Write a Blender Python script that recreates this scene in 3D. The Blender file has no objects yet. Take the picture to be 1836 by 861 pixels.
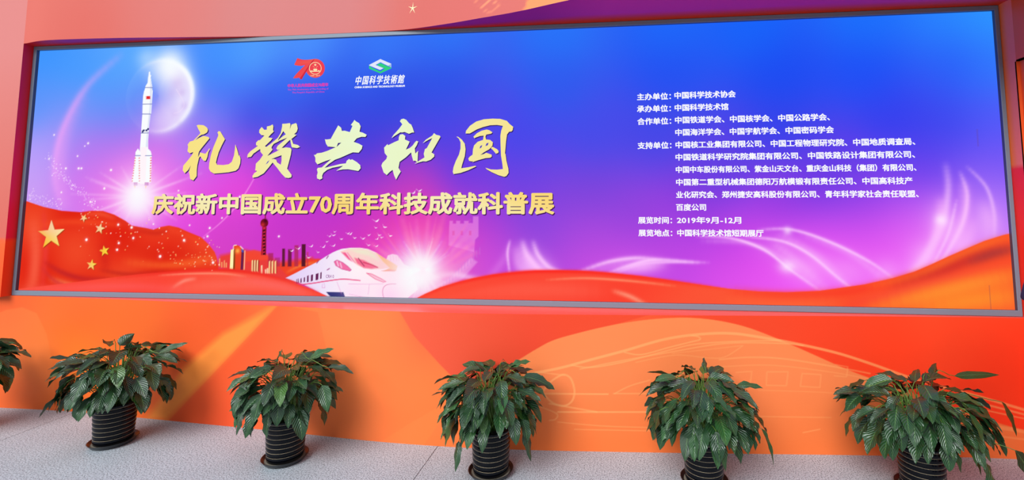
import bpy, bmesh, math, random
import numpy as np
from mathutils import Vector, Matrix, geometry, noise

S = bpy.context.scene
COL = S.collection

# ------------------------------------------------------------------ camera, world, sun, exposure
CAM = np.array([1.1112, -3.4601, 1.6])
YAW, PITCH, ROLL = -.1084, .0821, -.0016
FPX, CX, CY = 855.94, 1001.3, 299.26
IW, IH = 1836, 861

def cam_axes():
    cy, sy = math.cos(YAW), math.sin(YAW)
    f = np.array([sy * math.cos(PITCH), cy * math.cos(PITCH), math.sin(PITCH)])
    r = np.array([cy, -sy, 0.]); u = np.cross(r, f)
    return np.array([r * math.cos(ROLL) + u * math.sin(ROLL), -r * math.sin(ROLL) + u * math.cos(ROLL), f])
RC = cam_axes()
cd = bpy.data.cameras.new('camera'); cam = bpy.data.objects.new('camera', cd); COL.objects.link(cam)
cd.sensor_width = 36; cd.lens = FPX * 36 / IW
cd.shift_x = (IW / 2 - CX) / IW; cd.shift_y = (CY - IH / 2) / IW
cd.clip_start = .05
M = Matrix((RC[0], RC[1], -RC[2])).transposed().to_4x4(); M.translation = Vector(CAM)
cam.matrix_world = M
S.camera = cam
S.view_settings.view_transform = 'Standard'; S.view_settings.look = 'None'
S.view_settings.exposure = 0.0; S.view_settings.gamma = 1; S.view_settings.use_curve_mapping = False

LED_STRENGTH = 1.0
world = bpy.data.worlds.new('sky'); S.world = world; world.use_nodes = True
nt = world.node_tree; nt.nodes.clear()
wo = nt.nodes.new('ShaderNodeOutputWorld'); wb = nt.nodes.new('ShaderNodeBackground')
tc = nt.nodes.new('ShaderNodeTexCoord'); sx = nt.nodes.new('ShaderNodeSeparateXYZ'); cr = nt.nodes.new('ShaderNodeValToRGB')
nt.links.new(tc.outputs['Generated'], sx.inputs[0]); nt.links.new(sx.outputs['Z'], cr.inputs[0])
nt.links.new(cr.outputs[0], wb.inputs[0]); nt.links.new(wb.outputs[0], wo.inputs[0])
e = cr.color_ramp.elements
e[0].position = 0.0; e[0].color = (.24, .26, .29, 1)
e[1].position = .75; e[1].color = (.92, 1.0, 1.12, 1)
e2 = cr.color_ramp.elements.new(.22); e2.color = (.44, .48, .54, 1)
wb.inputs[1].default_value = 1.0
sd = bpy.data.lights.new('daylight', 'SUN'); sun = bpy.data.objects.new('daylight', sd); COL.objects.link(sun)
sd.energy = 3.4; sd.angle = math.radians(36); sd.color = (.96, .99, 1.0)
sun.rotation_euler = Vector((.36, .85, -.72)).to_track_quat('-Z', 'Y').to_euler()

# ------------------------------------------------------------------ helpers
def px_ray(px):
    v = np.array([(px[0] - CX) / FPX, -(px[1] - CY) / FPX, 1.])
    return v @ RC
def hit(px, ax, val):
    d = px_ray(px); return CAM + (val - CAM[ax]) / d[ax] * d

def lin(c):
    c = np.clip(np.asarray(c, float) / 255., 0, None)
    return np.where(c <= .04045, c / 12.92, ((c + .055) / 1.055) ** 2.4)
def lin4(c):
    a = lin(c); return (float(a[0]), float(a[1]), float(a[2]), 1.0)

def tag(o, label=None, cat=None, group=None, kind=None):
    if label: o['label'] = label
    if cat: o['category'] = cat
    if group: o['group'] = group
    if kind: o['kind'] = kind
    return o
def link_mesh(name, me, mats, parent=None, smooth=False):
    o = bpy.data.objects.new(name, me); COL.objects.link(o)
    for m in (mats if isinstance(mats, (list, tuple)) else [mats]): me.materials.append(m)
    if smooth: me.polygons.foreach_set('use_smooth', [True] * len(me.polygons))
    if parent: o.parent = parent
    return o
def from_bm(name, bm, mats, parent=None, smooth=False):
    me = bpy.data.meshes.new(name); bm.to_mesh(me); bm.free()
    return link_mesh(name, me, mats, parent, smooth)
def from_data(name, V, F, mats, parent=None, smooth=False):
    me = bpy.data.meshes.new(name); me.from_pydata([tuple(map(float, v)) for v in V], [], F); me.update()
    return link_mesh(name, me, mats, parent, smooth)
def empty(name, loc):
    o = bpy.data.objects.new(name, None); COL.objects.link(o); o.location = loc; o.empty_display_size = .1
    return o
def bm_box(bm, a, b, mi=0):
    vs = [bm.verts.new((x, y, z)) for x in (a[0], b[0]) for y in (a[1], b[1]) for z in (a[2], b[2])]
    for q in ((0, 1, 3, 2), (4, 6, 7, 5), (0, 4, 5, 1), (2, 3, 7, 6), (0, 2, 6, 4), (1, 5, 7, 3)):
        f = bm.faces.new([vs[i] for i in q]); f.material_index = mi
def set_corner_colors(me, cols):
    a = me.color_attributes.new('Col', 'FLOAT_COLOR', 'POINT')
    c = np.ones((len(cols), 4), np.float32); c[:, :3] = cols
    a.data.foreach_set('color', c.ravel())
def grid_mesh(name, P, cols, mat, parent=None, smooth=True):
    """P (ny, nx, 3) grid of points, cols (ny, nx, 3) linear colours; becomes one surface mesh."""
    ny, nx = P.shape[:2]
    me = bpy.data.meshes.new(name)
    me.vertices.add(nx * ny); me.vertices.foreach_set('co', P.reshape(-1, 3).astype(np.float32).ravel())
    i = np.arange((ny - 1) * (nx - 1)); r = i // (nx - 1); c = i % (nx - 1); a = r * nx + c
    q = np.stack([a, a + 1, a + nx + 1, a + nx], 1).astype(np.int32)
    me.loops.add(q.size); me.loops.foreach_set('vertex_index', q.ravel())
    me.polygons.add(len(q)); me.polygons.foreach_set('loop_start', (np.arange(len(q)) * 4).astype(np.int32))
    me.update(calc_edges=True)
    set_corner_colors(me, cols.reshape(-1, 3))
    return link_mesh(name, me, mat, parent, smooth)

def mat_new(name):
    m = bpy.data.materials.new(name); m.use_nodes = True
    return m, m.node_tree, m.node_tree.nodes['Principled BSDF']
def mat_plain(name, rgb, rough=.5, metal=0., spec=.5, coat=0.):
    m, t, b = mat_new(name)
    b.inputs['Base Color'].default_value = lin4(rgb); b.inputs['Roughness'].default_value = rough
    b.inputs['Metallic'].default_value = metal; b.inputs['Specular IOR Level'].default_value = spec
    b.inputs['Coat Weight'].default_value = coat
    return m
def mat_print(name, rough=.5, spec=.35, gain=1.0):
    m, t, b = mat_new(name)
    a = t.nodes.new('ShaderNodeVertexColor'); a.layer_name = 'Col'
    t.links.new(a.outputs[0], b.inputs['Base Color'])
    b.inputs['Roughness'].default_value = rough; b.inputs['Specular IOR Level'].default_value = spec
    return m
def mat_led():
    m = bpy.data.materials.new('lit_led_pixels'); m.use_nodes = True; t = m.node_tree; t.nodes.clear()
    o = t.nodes.new('ShaderNodeOutputMaterial'); em = t.nodes.new('ShaderNodeEmission')
    a = t.nodes.new('ShaderNodeVertexColor'); a.layer_name = 'Col'
    t.links.new(a.outputs[0], em.inputs[0]); em.inputs[1].default_value = LED_STRENGTH
    t.links.new(em.outputs[0], o.inputs[0])
    return m
LED = mat_led()
PRINT = mat_print('printed_mural_vinyl', .5, .15)

class Canvas:
    """A raster of printed or lit colour laid over a surface; a, b are metres along and up the surface."""
    def __init__(s, a0, a1, b0, b1, nx, ny, m):
        s.a = np.linspace(a0, a1, nx); s.b = np.linspace(b0, b1, ny); s.nx, s.ny = nx, ny
        s.A, s.B = np.meshgrid(s.a, s.b); s.C = np.zeros((ny, nx, 3)); s.m = m
        s.da = (a1 - a0) / (nx - 1); s.U = 1 / 250.       # one photo pixel is about 4 mm on the wall
    def pts(s, P): return np.array([s.m(p) for p in P])
    def field(s, items, power=3.0, soft=.12, blur=0.0):
        P = s.pts([i[0] for i in items]); K = np.array([i[1] for i in items], float)
        st = 8; ia = np.unique(np.r_[np.arange(0, s.nx, st), s.nx - 1]); ib = np.unique(np.r_[np.arange(0, s.ny, st), s.ny - 1])
        A, B = np.meshgrid(s.a[ia], s.b[ib])
        W = 0; N = 0
        for p, k in zip(P, K):
            w = 1 / ((A - p[0]) ** 2 + (B - p[1]) ** 2 + soft ** 2) ** (power / 2)
            W = W + w; N = N + w[..., None] * k
        T = N / W[..., None]
        if blur:
            for ax, step in ((0, s.b[ib[1]] - s.b[ib[0]]), (1, s.a[ia[1]] - s.a[ia[0]])):
                r = max(int(blur * 3 / step), 1); k = np.exp(-.5 * (np.arange(-r, r + 1) * step / blur) ** 2); k /= k.sum()
                pw = [(0, 0)] * 3; pw[ax] = (r, r); Q = np.pad(T, pw, mode='edge')
                T = sum(k[i] * np.take(Q, np.arange(i, i + T.shape[ax]), axis=ax) for i in range(2 * r + 1))
        X = np.stack([np.stack([np.interp(s.a, s.a[ia], T[j, :, c]) for j in range(len(ib))]) for c in range(3)], 2)
        s.C = np.stack([np.stack([np.interp(s.b, s.b[ib], X[:, i, c]) for i in range(s.nx)], 1) for c in range(3)], 2)
    def win(s, lo, hi):
        i0, i1 = np.searchsorted(s.a, (lo[0], hi[0])); j0, j1 = np.searchsorted(s.b, (lo[1], hi[1]))
        return slice(max(j0 - 1, 0), j1 + 1), slice(max(i0 - 1, 0), i1 + 1)
    def mix(s, w, col, al):
        c = col if not callable(col) else col(s.A[w], s.B[w])
        s.C[w] = s.C[w] * (1 - al[..., None]) + np.asarray(c, float) * al[..., None]
    def segd(s, w, P, closed):
        A, B = s.A[w], s.B[w]; d = np.full(A.shape, 1e9)
        n = len(P)
        for i in range(n if closed else n - 1):
            p, q = P[i], P[(i + 1) % n]; v = q - p; L = v @ v + 1e-12
            t = np.clip(((A - p[0]) * v[0] + (B - p[1]) * v[1]) / L, 0, 1)
            d = np.minimum(d, np.hypot(A - p[0] - t * v[0], B - p[1] - t * v[1]))
        return d
    def poly(s, P, col, alpha=1., feather=1.0, raw=False):
        P = np.array(P, float) if raw else s.pts(P)
        f = feather * s.U; w = s.win(P.min(0) - f * 2, P.max(0) + f * 2)
        A, B = s.A[w], s.B[w]
        if A.size == 0: return
        ins = np.zeros(A.shape, bool); n = len(P)
        for i in range(n):
            p, q = P[i], P[(i + 1) % n]
            if p[1] == q[1]: continue
            c = ((p[1] > B) != (q[1] > B)) & (A < (q[0] - p[0]) * (B - p[1]) / (q[1] - p[1]) + p[0])
            ins ^= c
        d = s.segd(w, P, True); sdv = np.where(ins, d, -d)
        s.mix(w, col, np.clip(.5 + sdv / f / 1.0, 0, 1) * alpha)
    def line(s, P, width, col, alpha=1., feather=1.2, raw=False, smooth=True):
        P = np.array(P, float) if raw else s.pts(P)
        if smooth and len(P) > 2: P = spline(P)
        r = width * s.U / 2; f = feather * s.U; w = s.win(P.min(0) - r - 2 * f, P.max(0) + r + 2 * f)
        if s.A[w].size == 0: return
        d = s.segd(w, P, False)
        s.mix(w, col, np.clip(.5 + (r - d) / f, 0, 1) * alpha)
    def soft_line(s, P, width, col, alpha=1., taper=True):
        """A glowing streak: gaussian across, fading towards both ends."""
        P = spline(s.pts(P)); n = len(P); r = width * s.U
        w = s.win(P.min(0) - 3 * r, P.max(0) + 3 * r)
        A, B = s.A[w], s.B[w]
        if A.size == 0: return
        best = np.zeros(A.shape)
        for i in range(n - 1):
            p, q = P[i], P[i + 1]; v = q - p; L = v @ v + 1e-12
            t = np.clip(((A - p[0]) * v[0] + (B - p[1]) * v[1]) / L, 0, 1)
            d2 = (A - p[0] - t * v[0]) ** 2 + (B - p[1] - t * v[1]) ** 2
            k = math.sin(math.pi * min(max((i + .5) / (n - 1), 0), 1)) ** .6 if taper else 1
            best = np.maximum(best, np.exp(-d2 / r ** 2) * k)
        s.mix(w, col, best * alpha)
    def glow(s, c, r, col, alpha=1., power=2.0, asp=1.0):
        c = s.m(c); r = r * s.U; w = s.win((c[0] - 3.2 * r, c[1] - 3.2 * r), (c[0] + 3.2 * r, c[1] + 3.2 * r))
        if s.A[w].size == 0: return
        d = np.hypot(s.A[w] - c[0], (s.B[w] - c[1]) * asp) / r
        s.mix(w, col, np.exp(-d ** power) * alpha)
    def disc(s, c, r, col, alpha=1., feather=1.2):
        c = s.m(c); r = r * s.U; f = feather * s.U; w = s.win((c[0] - r - 2 * f, c[1] - r - 2 * f), (c[0] + r + 2 * f, c[1] + r + 2 * f))
        if s.A[w].size == 0: return
        d = np.hypot(s.A[w] - c[0], s.B[w] - c[1])
        s.mix(w, col, np.clip(.5 + (r - d) / f, 0, 1) * alpha)

def spline(P, k=6):
    P = np.asarray(P, float); n = len(P); out = []
    for i in range(n - 1):
        p0, p1, p2, p3 = P[max(i - 1, 0)], P[i], P[i + 1], P[min(i + 2, n - 1)]
        for j in range(k):
            t = j / k
            out.append(.5 * (2 * p1 + (p2 - p0) * t + (2 * p0 - 5 * p1 + 4 * p2 - p3) * t * t + (3 * p1 - p0 - 3 * p2 + p3) * t ** 3))
    out.append(P[-1]); return np.array(out)

# ------------------------------------------------------------------ the sculpted wall: plan curves
def smooth_curve(xy):
    X = np.array([p[0] for p in xy]); Y = np.array([p[1] for p in xy])
    q = spline(np.stack([X, Y], 1), 10)
    return lambda x: np.interp(x, q[:, 0], q[:, 1])
ledge_y = smooth_curve([(-6.2, -.035), (-4.2, -.035), (-3.55, -.042), (-2.9, -.075), (-2.24, -.125), (-1.27, -.2), (-.38, -.275), (.39, -.28), (1.49, -.21), (2.56, -.124), (3.2, -.08), (3.7, -.06), (5.2, -.06)])
upper_y = smooth_curve([(-3.8, -.1), (-3.7, -.102), (-3.42, -.15), (-2.86, -.135), (-2.4, -.1), (-1.69, -.04), (-1.41, -.03), (-1.03, -.03), (-.66, -.034), (-.4, -.055), (-.08, -.125), (.185, -.2), (.49, -.29), (.85, -.43), (1.5, -.66), (2.2, -.85), (3.0, -.98), (3.8, -1.05)])
ZL, ZT = .887, 2.951
LEAN = .055
def low_y(x, z): return ledge_y(x) + LEAN * (1 - np.asarray(z) / ZL) * np.clip((np.asarray(x) + 4.6) / 1.5, 0, 1)
def m_low(px):
    y = -.1
    for _ in range(6):
        h = hit(px, 1, y); y = float(low_y(h[0], min(max(h[2], 0), ZL)))
    return np.array([h[0], h[2]])
def m_up(px):
    y = -.1
    for _ in range(6):
        h = hit(px, 1, y); y = float(upper_y(h[0]))
    return np.array([h[0], h[2]])

# ------------------------------------------------------------------ floor
def granite():
    m, t, b = mat_new('flamed_granite_paving')
    N = t.nodes.new; L = t.links.new
    tc = N('ShaderNodeTexCoord')
    n1 = N('ShaderNodeTexNoise'); n1.inputs['Scale'].default_value = 130; n1.inputs['Detail'].default_value = 3
    n2 = N('ShaderNodeTexNoise'); n2.inputs['Scale'].default_value = 2.2; n2.inputs['Detail'].default_value = 3
    v = N('ShaderNodeTexVoronoi'); v.inputs['Scale'].default_value = 170
    for n in (n1, n2, v): L(tc.outputs['Object'], n.inputs['Vector'])
    r1 = N('ShaderNodeValToRGB'); el = r1.color_ramp.elements
    el[0].position = .34; el[0].color = lin4((92, 96, 99)); el[1].position = .62; el[1].color = lin4((192, 202, 208))
    k = el.new(.46); k.color = lin4((162, 171, 177))
    L(n1.outputs[0], r1.inputs[0])
    r2 = N('ShaderNodeValToRGB'); el = r2.color_ramp.elements
    el[0].position = .3; el[0].color = (.88, .86, .87, 1); el[1].position = .7; el[1].color = (1, .99, 1, 1)
    L(n2.outputs[0], r2.inputs[0])
    mx = N('ShaderNodeMix'); mx.data_type = 'RGBA'; mx.blend_type = 'MULTIPLY'; mx.inputs[0].default_value = 1
    L(r1.outputs[0], mx.inputs[6]); L(r2.outputs[0], mx.inputs[7])
    vr = N('ShaderNodeValToRGB'); el = vr.color_ramp.elements
    el[0].position = 0.0; el[0].color = (1, 1, 1, 1); el[1].position = .22; el[1].color = (0, 0, 0, 1)
    L(v.outputs['Distance'], vr.inputs[0])
    m2 = N('ShaderNodeMix'); m2.data_type = 'RGBA'; m2.inputs[7].default_value = lin4((96, 84, 90))
    sc = N('ShaderNodeMath'); sc.operation = 'MULTIPLY'; sc.inputs[1].default_value = .3
    L(vr.outputs[0], sc.inputs[0]); L(sc.outputs[0], m2.inputs[0]); L(mx.outputs[2], m2.inputs[6])
    L(m2.outputs[2], b.inputs['Base Color'])
    b.inputs['Roughness'].default_value = .62; b.inputs['Specular IOR Level'].default_value = .4
    bu = N('ShaderNodeBump'); bu.inputs['Strength'].default_value = .25; bu.inputs['Distance'].default_value = .004
    L(n1.outputs[0], bu.inputs['Height']); L(bu.outputs[0], b.inputs['Normal'])
    return m
GRAN = granite()
JOINT = mat_plain('dark_paving_joint', (88, 76, 78), .9)
bm = bmesh.new()
xj = [-9.1, -6.08, -3.07, -.055, 2.96, 5.98, 9.0]; yj = [-9, -7.2, -5.4, -3.6, -1.8, .3]
g = .0022
for i in range(len(xj) - 1):
    for j in range(len(yj) - 1):
        bm_box(bm, (xj[i] + g, yj[j] + g, -.06), (xj[i + 1] - g, yj[j + 1] - g, 0))
bm_box(bm, (xj[0], yj[0], -.09), (xj[-1], yj[-1], -.003), 1)
tag(from_bm('floor', bm, [GRAN, JOINT]), 'pinkish grey speckled granite paving under the plant pots', kind='structure')

# ------------------------------------------------------------------ lower wall with its printed mural
cv = Canvas(-4.7, 4.3, 0, ZL, 1500, 200, m_low)
cv.field([((10, 545), (236, 92, 42)), ((60, 640), (246, 120, 52)), ((30, 710), (250, 92, 40)), ((150, 560), (238, 100, 40)), ((140, 640), (250, 118, 36)), ((260, 580), (242, 104, 40)),
          ((200, 720), (250, 112, 40)), ((330, 600), (240, 88, 40)), ((400, 560), (230, 84, 42)), ((380, 660), (242, 96, 44)), ((480, 600), (240, 104, 52)), ((560, 570), (238, 112, 58)), ((450, 760), (242, 84, 44)),
          ((620, 620), (246, 122, 62)), ((640, 700), (250, 120, 58)), ((700, 590), (240, 120, 62)), ((700, 760), (250, 112, 52)), ((760, 700), (250, 124, 62)), ((650, 775), (250, 116, 62)), ((850, 700), (250, 124, 62)),
          ((850, 790), (252, 118, 44)), ((760, 580), (232, 90, 58)), ((950, 590), (228, 78, 48)), ((1350, 570), (234, 68, 36)), ((1500, 580), (240, 66, 34)), ((1600, 640), (252, 64, 30)), ((1700, 580), (252, 74, 38)), ((1800, 680), (252, 62, 30))], 3, .2)
cv.poly([(-60, 585), (10, 556), (40, 551), (66, 562), (84, 600), (94, 650), (100, 735), (-60, 760)], (248, 132, 66), .35, 2)
cv.poly([(496, 546), (400, 598), (330, 660), (262, 752), (299, 753), (380, 672), (440, 610)], (252, 150, 62), .8, 14)
cv.poly([(500, 546), (300, 757), (520, 790), (600, 690), (570, 560)], (240, 78, 42), .42, 1.5)
cv.poly([(560, 540), (700, 540), (700, 830), (440, 800)], (250, 130, 70), .6, 120)
cv.poly([(713, 552), (742, 602), (790, 655), (825, 690), (900, 690), (1000, 610), (1200, 555)], lambda A, B: np.stack([np.full(A.shape, 232.), 92 - 22 * np.clip((A + .4) / 1.0, 0, 1), 64 - 24 * np.clip((A + .4) / 1.2, 0, 1)], -1), .95, 1.5)
cv.poly([(676, 796), (740, 756), (800, 722), (880, 700), (900, 820)], (254, 128, 64), .5, 2)
HILL = [(830, 700), (880, 670), (925, 648), (960, 627), (993, 610), (1042, 596), (1091, 584.5), (1140, 576), (1189, 571), (1238, 570), (1287, 575), (1336, 586), (1385, 604), (1434, 625), (1483, 647), (1532, 668), (1600, 692), (1690, 724), (1768, 752), (1850, 776)]
hl = cv.pts(HILL)
hs = spline(hl)
cv.poly(np.r_[hs, [[4.3, -.2], [-.3, -.2]]], lambda A, B: np.stack([244 + 0 * A, 130 - 12 * np.clip((.55 - B) / .5, 0, 1), 74 - 16 * np.clip((.5 - B) / .45, 0, 1)], -1), 1, 1.5, raw=True)
LT = (252, 166, 100)
for P, wd, al in [
    ([(940, 672), (1000, 661), (1060, 645), (1120, 629), (1190, 609), (1250, 600), (1310, 598), (1370, 606), (1430, 617), (1500, 633), (1560, 652), (1640, 680), (1740, 707), (1850, 739)], 4.2, .55),
    ([(1025, 655), (1060, 659), (1120, 649), (1200, 628), (1250, 617), (1330, 612), (1400, 611)], 2, .5), ([(1040, 662), (1120, 646), (1200, 632), (1300, 616), (1400, 616), (1440, 620)], 2, .45),
    ([(1120, 632), (1150, 636), (1200, 623), (1240, 613), (1255, 609), (1252, 604), (1240, 602)], 2, .55),
    ([(972, 705), (984, 688), (1000, 676), (1012, 672), (1024, 680), (1030, 702), (1025, 720), (1010, 728), (990, 722), (975, 707)], 3, .5),
    ([(960, 667), (1012, 673)], 2, .4), ([(975, 706), (1090, 707)], 2.4, .55), ([(1000, 739), (1160, 739)], 2.6, .55), ([(985, 724), (1070, 739)], 2.6, .45), ([(970, 730), (998, 742), (996, 752), (985, 754)], 2.2, .4),
    ([(1102, 706), (1130, 692), (1165, 682)], 2, .4), ([(1100, 706), (1170, 706)], 2, .4), ([(1290, 645), (1340, 641), (1400, 643), (1480, 655), (1560, 670)], 2.4, .35), ([(1290, 658), (1380, 655), (1480, 666), (1560, 680)], 1.6, .25),
    ([(1000, 757), (1080, 764), (1170, 767)], 1.6, .35), ([(1030, 770), (1170, 773)], 1.6, .35), ([(1360, 747), (1490, 749)], 1.6, .3), ([(1440, 776), (1470, 770)], 2, .3), ([(1360, 700), (1480, 704), (1560, 712)], 1.4, .22),
    ([(1730, 716), (1850, 747)], 3, .5), ([(1730, 728), (1850, 754)], 2, .5), ([(1760, 762), (1850, 776)], 6, .3), ([(1770, 780), (1850, 790)], 3, .25), ([(1140, 650), (1210, 637), (1270, 642), (1300, 640), (1332, 620)], 1.6, .3), ([(1205, 634), (1330, 620)], 1.4, .25)]:
    cv.line(P, wd, LT, min(al + .14, .8))
for P in ([(1375, 667), (1413, 667), (1410, 692), (1374, 691), (1375, 667)], [(1438, 670), (1472, 672), (1470, 695), (1435, 693), (1438, 670)], [(1320, 668), (1348, 666), (1345, 690), (1318, 690)], [(1498, 654), (1520, 658), (1518, 676), (1496, 674)]):
    cv.line(P, 1.8, LT, .42, smooth=False)
P3 = np.stack([cv.A, low_y(cv.A, cv.B), cv.B], 2)
wl = grid_mesh('wall_lower', P3, lin(cv.C), PRINT)
tag(wl, 'orange and red printed mural wall below the lit screen', kind='structure')
xs = np.linspace(-4.7, 4.3, 120)
yl = ledge_y(xs)
V = [(x, y, ZL) for x, y in zip(xs, yl)] + [(x, .06, ZL) for x in xs]
RED = mat_plain('red_ledge_paint', (244, 84, 66), .3, spec=.6)
n = len(xs)
lo = from_data('trim_1', V, [(i, i + 1, n + i + 1, n + i) for i in range(n - 1)], RED)
tag(lo, 'narrow red ledge along the top of the lower wall', kind='structure')

# ------------------------------------------------------------------ upper wall, soffit, reveals
cu = Canvas(-3.715, 3.8, ZT, 4.4, 300, 90, m_up)
cu.field([((60, 20), (214, 106, 92)), ((150, 60), (210, 96, 84)), ((300, 20), (208, 110, 102)), ((450, 30), (200, 118, 114)), ((620, 20), (198, 116, 114)), ((740, 30), (204, 98, 88)), ((850, 20), (206, 100, 94)), ((950, 5), (208, 106, 96)), ((300, -300), (206, 114, 104)), ((900, -300), (208, 106, 94))], 3, .3)
cu.poly([(935, 26), (955, -20), (1060, -60), (1060, 0)], (246, 150, 92), .9, 2)
for P in ([(848, -4), (864, 13), (878, 25), (895, 10), (880, -2), (865, 13)], [(864, 13), (884, -4)]):
    cu.line(P, 1.5, (250, 160, 110), .7, smooth=False)
P3 = np.stack([cu.A, upper_y(cu.A), cu.B], 2)
wu = grid_mesh('wall_upper', P3, lin(cu.C), PRINT)
tag(wu, 'salmon pink curved wall panel above the screen', kind='structure')
# little printed star on the upper wall: part of the mural, a hair proud of the vinyl
def star_pts(n, r0, r1, rot=0):
    return [((r0 if i % 2 == 0 else r1) * math.sin(math.pi * i / n + rot), (r0 if i % 2 == 0 else r1) * math.cos(math.pi * i / n + rot)) for i in range(2 * n)]
c0 = m_up((740, 15))
sp = [(c0[0] + a * .042, c0[1] + b * .05) for a, b in star_pts(5, 1, .16, .08)]
V = [(a, float(upper_y(a)) - .0015, b) for a, b in sp]
V = [(c0[0], float(upper_y(c0[0])) - .0015, c0[1])] + V
from_data('mural_star', V, [(0, 1 + (i + 1) % 10, 1 + i) for i in range(10)], mat_plain('pale_gold_print', (255, 226, 170), .5), wu)
# soffit of the recess (underside of the upper wall)
xs = np.linspace(-3.715, 3.8, 240); vs = np.linspace(0, 1, 24)
X, T = np.meshgrid(xs, vs); Yf = upper_y(X); Y = .06 + (Yf - .06) * T
P3 = np.stack([X, Y, np.full(X.shape, ZT)], 2)
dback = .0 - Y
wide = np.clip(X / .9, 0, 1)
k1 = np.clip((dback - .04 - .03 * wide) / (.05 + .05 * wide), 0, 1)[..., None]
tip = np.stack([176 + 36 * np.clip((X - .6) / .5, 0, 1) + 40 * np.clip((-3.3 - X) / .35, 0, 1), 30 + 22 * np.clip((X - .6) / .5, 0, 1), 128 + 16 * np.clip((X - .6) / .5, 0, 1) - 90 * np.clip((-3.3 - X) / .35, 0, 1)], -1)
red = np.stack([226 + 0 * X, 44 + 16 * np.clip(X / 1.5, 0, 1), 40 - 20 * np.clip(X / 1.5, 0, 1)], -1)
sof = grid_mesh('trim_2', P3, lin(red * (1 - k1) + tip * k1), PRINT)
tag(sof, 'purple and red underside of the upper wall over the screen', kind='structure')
# left wall panel and its reveal
XR = -3.715
zz = np.linspace(ZL, 4.4, 120); xx = np.linspace(-6.2, XR, 40)
X, Z = np.meshgrid(xx, zz)
def leftcol(X, Z):
    top = np.array([212, 126, 120.]); mid = np.array([208, 102, 88.]); bot = np.array([246, 84, 36.])
    t = np.clip((2.9 - Z) / 1.5, 0, 1)[..., None]
    c = top * (1 - t) + mid * t
    edge = 1.33 + .16 * np.clip(-3.7 - X, 0, 2)
    k = np.clip((edge - Z) / .012 + .5, 0, 1)[..., None]
    u = np.clip((1.3 - Z) / .4, 0, 1)[..., None]
    return c * (1 - k) + (np.array([238, 96, 48.]) * (1 - u) + bot * u) * k
P3 = np.stack([X, np.full(X.shape, -.1), Z], 2)
tag(grid_mesh('wall_left', P3, lin(leftcol(X, Z)), PRINT), 'pale salmon mural panel left of the screen', kind='structure')
yy = np.linspace(-.1, .06, 14); zz2 = np.linspace(ZL, ZT, 120)
Y, Z = np.meshgrid(yy, zz2)
t = np.clip((Y + .1) / .1, 0, 1)[..., None]; h = np.clip((Z - 1.33) / 1.5, 0, 1)[..., None]
ca = np.array([236, 30, 84.]) * (1 - h) + np.array([220, 32, 78.]) * h
cb = np.array([226, 44, 26.])
c = ca * (1 - t) + cb * t
k = np.clip((1.34 - Z) / .012 + .5, 0, 1)[..., None]
c = c * (1 - k) + np.array([250, 70, 30.]) * k
tag(grid_mesh('trim_3', np.stack([np.full(Y.shape, XR), Y, Z], 2), lin(c), PRINT), 'crimson side of the recess along the left of the screen', kind='structure')
# right wall: returns toward the viewer, with a niche
XW = 3.732
def right_panel(name, y0, y1, z0, z1, x, f, label, ny=20, nz=140):
    Y, Z = np.meshgrid(np.linspace(y0, y1, ny), np.linspace(z0, z1, nz))
    o = grid_mesh(name, np.stack([np.full(Y.shape, x), Y, Z], 2), lin(f(Y, Z)), PRINT)
    return tag(o, label, kind='structure')
def rcol(Y, Z):
    t = np.clip((-.012 - Y) / .07, 0, 1)[..., None]
    c = np.array([255, 122, 40.]) * (1 - t) + np.array([255, 124, 104.]) * t
    k = np.clip((1.86 - Z) / .012 + .5, 0, 1)[..., None]; d = np.clip((1.86 - Z) / .5, 0, 1)[..., None]
    low = np.array([252, 50, 66.]) * (1 - d) + np.array([250, 52, 34.]) * d
    return c * (1 - k) + low * k
NY0, NY1, NZ = -.13, -1.0, 2.53
right_panel('wall_right', .06, NY0, 0, 4.4, XW, rcol, 'red and rose wall return at the right end of the screen')
bm = bmesh.new()
bm_box(bm, (XW, NY0, NZ), (XW + .02, NY1, 4.4)); bm_box(bm, (XW, NY1, 0), (XW + .02, -1.35, 4.4))
bm_box(bm, (XW + .018, NY0 + .01, 0), (XW + .03, NY1 - .02, NZ + .02))
bm_box(bm, (XW, NY0, 0), (XW + .03, NY0 + .01, NZ)); bm_box(bm, (XW, NY1 - .01, 0), (XW + .03, NY1, NZ)); bm_box(bm, (XW, NY1, NZ), (XW + .03, NY0, NZ + .01))
tag(from_bm('wall_niche', bm, mat_plain('orange_niche_paint', (240, 92, 32), .5)), 'orange niche cut into the right wall return', kind='structure')
# blockwork behind the screen
bm = bmesh.new(); bm_box(bm, (-6.2, .06, 0), (5.2, .2, 4.4))
tag(from_bm('wall_back', bm, mat_plain('grey_render', (120, 110, 108), .9)), 'plain backing wall behind the screen', kind='structure')
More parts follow.
